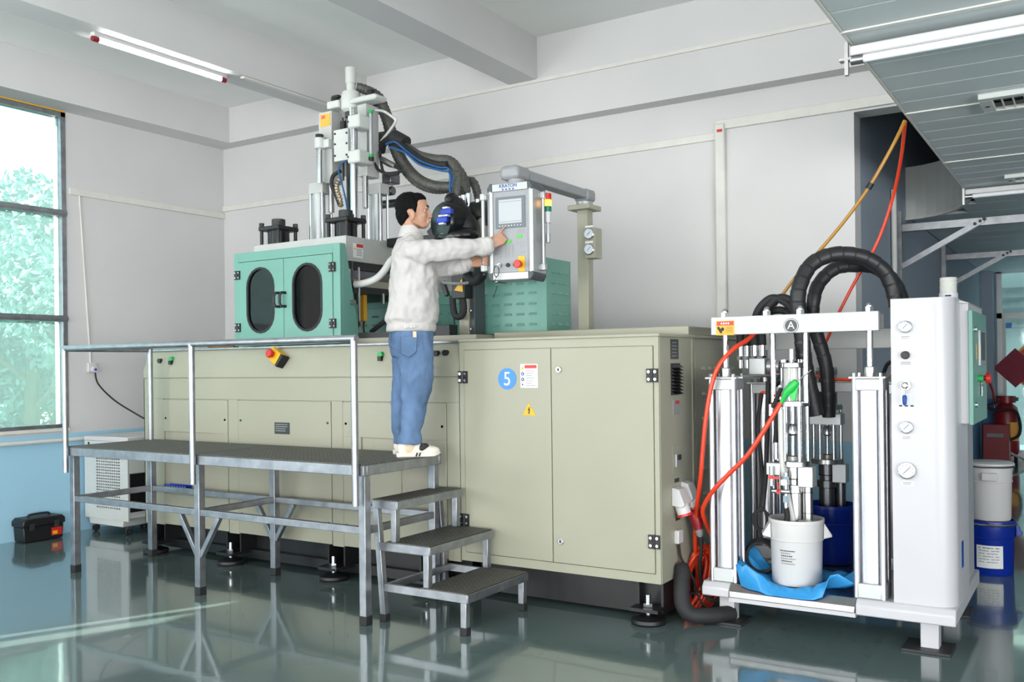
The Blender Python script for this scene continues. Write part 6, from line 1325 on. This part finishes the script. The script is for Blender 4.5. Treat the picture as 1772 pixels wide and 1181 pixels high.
# back pocket with light patch
def onback(px, py, s, off): return PP(px, py, s) - LF * off
pk = [onback(694, 583, -.168, 0), onback(722, 581, -.178, 0), onback(720, 610, -.178, 0), onback(707, 619, -.180, 0), onback(694, 612, -.172, 0)]
bmk = MB().add([p - LF * .008 for p in pk] + [p + LF * .02 for p in pk], [(0, 1, 2, 3, 4), (9, 8, 7, 6, 5)] + [(i, (i + 1) % 5, (i + 1) % 5 + 5, i + 5) for i in range(5)]); build(bmk, 'back_pocket', 'denim', jeo, bevel=.003)
pt = [onback(714, 574, -.182, .008), onback(720, 574, -.182, .008), onback(720.5, 584, -.182, .009), onback(714.5, 584, -.182, .009)]
build(MB().add(pt + [p + LF * .01 for p in pt], [(0, 1, 2, 3), (7, 6, 5, 4), (0, 4, 5, 1), (1, 5, 6, 2), (2, 6, 7, 3), (3, 7, 4, 0)]), 'leather_patch', 'shoe_cream', jeo)
# ---- shoes
def shoe(heel, toe, s):
    h = PP(heel, 786, s); t = PP(toe, 790, s); h.z = t.z = DK; d = (t - h); L = d.length; d.normalize(); l = UPV.cross(d)
    def q(f, sd, z): return h + d * f * L + l * sd + UPV * z
    so = MB(); out = [(0, .022), (.04, .034), (.2, .036), (.45, .036), (.7, .046), (.86, .043), (.96, .028), (1.0, .010)]
    for z0, z1, gr in ((.0, .028, 1.0),):
        pl_p = [(f, w) for f, w in out] + [(f, -w) for f, w in reversed(out)]; n = len(pl_p)
        vs = [q(f, w, z0 + (.012 if f > .95 else 0)) for f, w in pl_p] + [q(f, w * 1.03, z1 + (.004 if f > .9 else 0)) for f, w in pl_p]
        so.add(vs, [(i, (i + 1) % n, (i + 1) % n + n, i + n) for i in range(n)] + [tuple(range(n - 1, -1, -1)), tuple(range(n, 2 * n))])
    sole = build(so, 'shoe', 'shoe_white', man, bevel=.006)
    u = MB(); ell(u, q(.74, 0, .038), d, UPV, (L * .25, .040, .030)); ell(u, q(.45, 0, .050), d, UPV, (L * .28, .036, .040)); ell(u, q(.17, 0, .055), d, UPV, (L * .15, .033, .045))
    put(blob(u, .005, 2), 'shoe_upper', 'shoe_white', sole)
    hq = MB(); ell(hq, q(.30, 0, .060), d, UPV, (L * .20, .0385, .040)); put(blob(hq, .005, 1), 'heel_quarter', 'shoe_cream', sole)
    v = MB(); ell(v, q(.58, 0, .056), d, UPV + d * .35, (L * .17, .0415, .032)); put(blob(v, .005, 1), 'lace_panel', 'shoe_black', sole)
    for f in (.43, .50): build(MB().bar(q(f, -.0405, .005), q(f + .03, -.0415, .028), .003, .010, up=d), 'stripe', 'shoe_black', sole)
    for f in (.54, .60, .66): build(MB().bar(q(f, -.03, .084 - (f - .54) * .12), q(f, .03, .084 - (f - .54) * .12), .006, .006), 'lace', 'brown_board', sole)
shoe(686, 762, -.09); shoe(680, 748, .13)
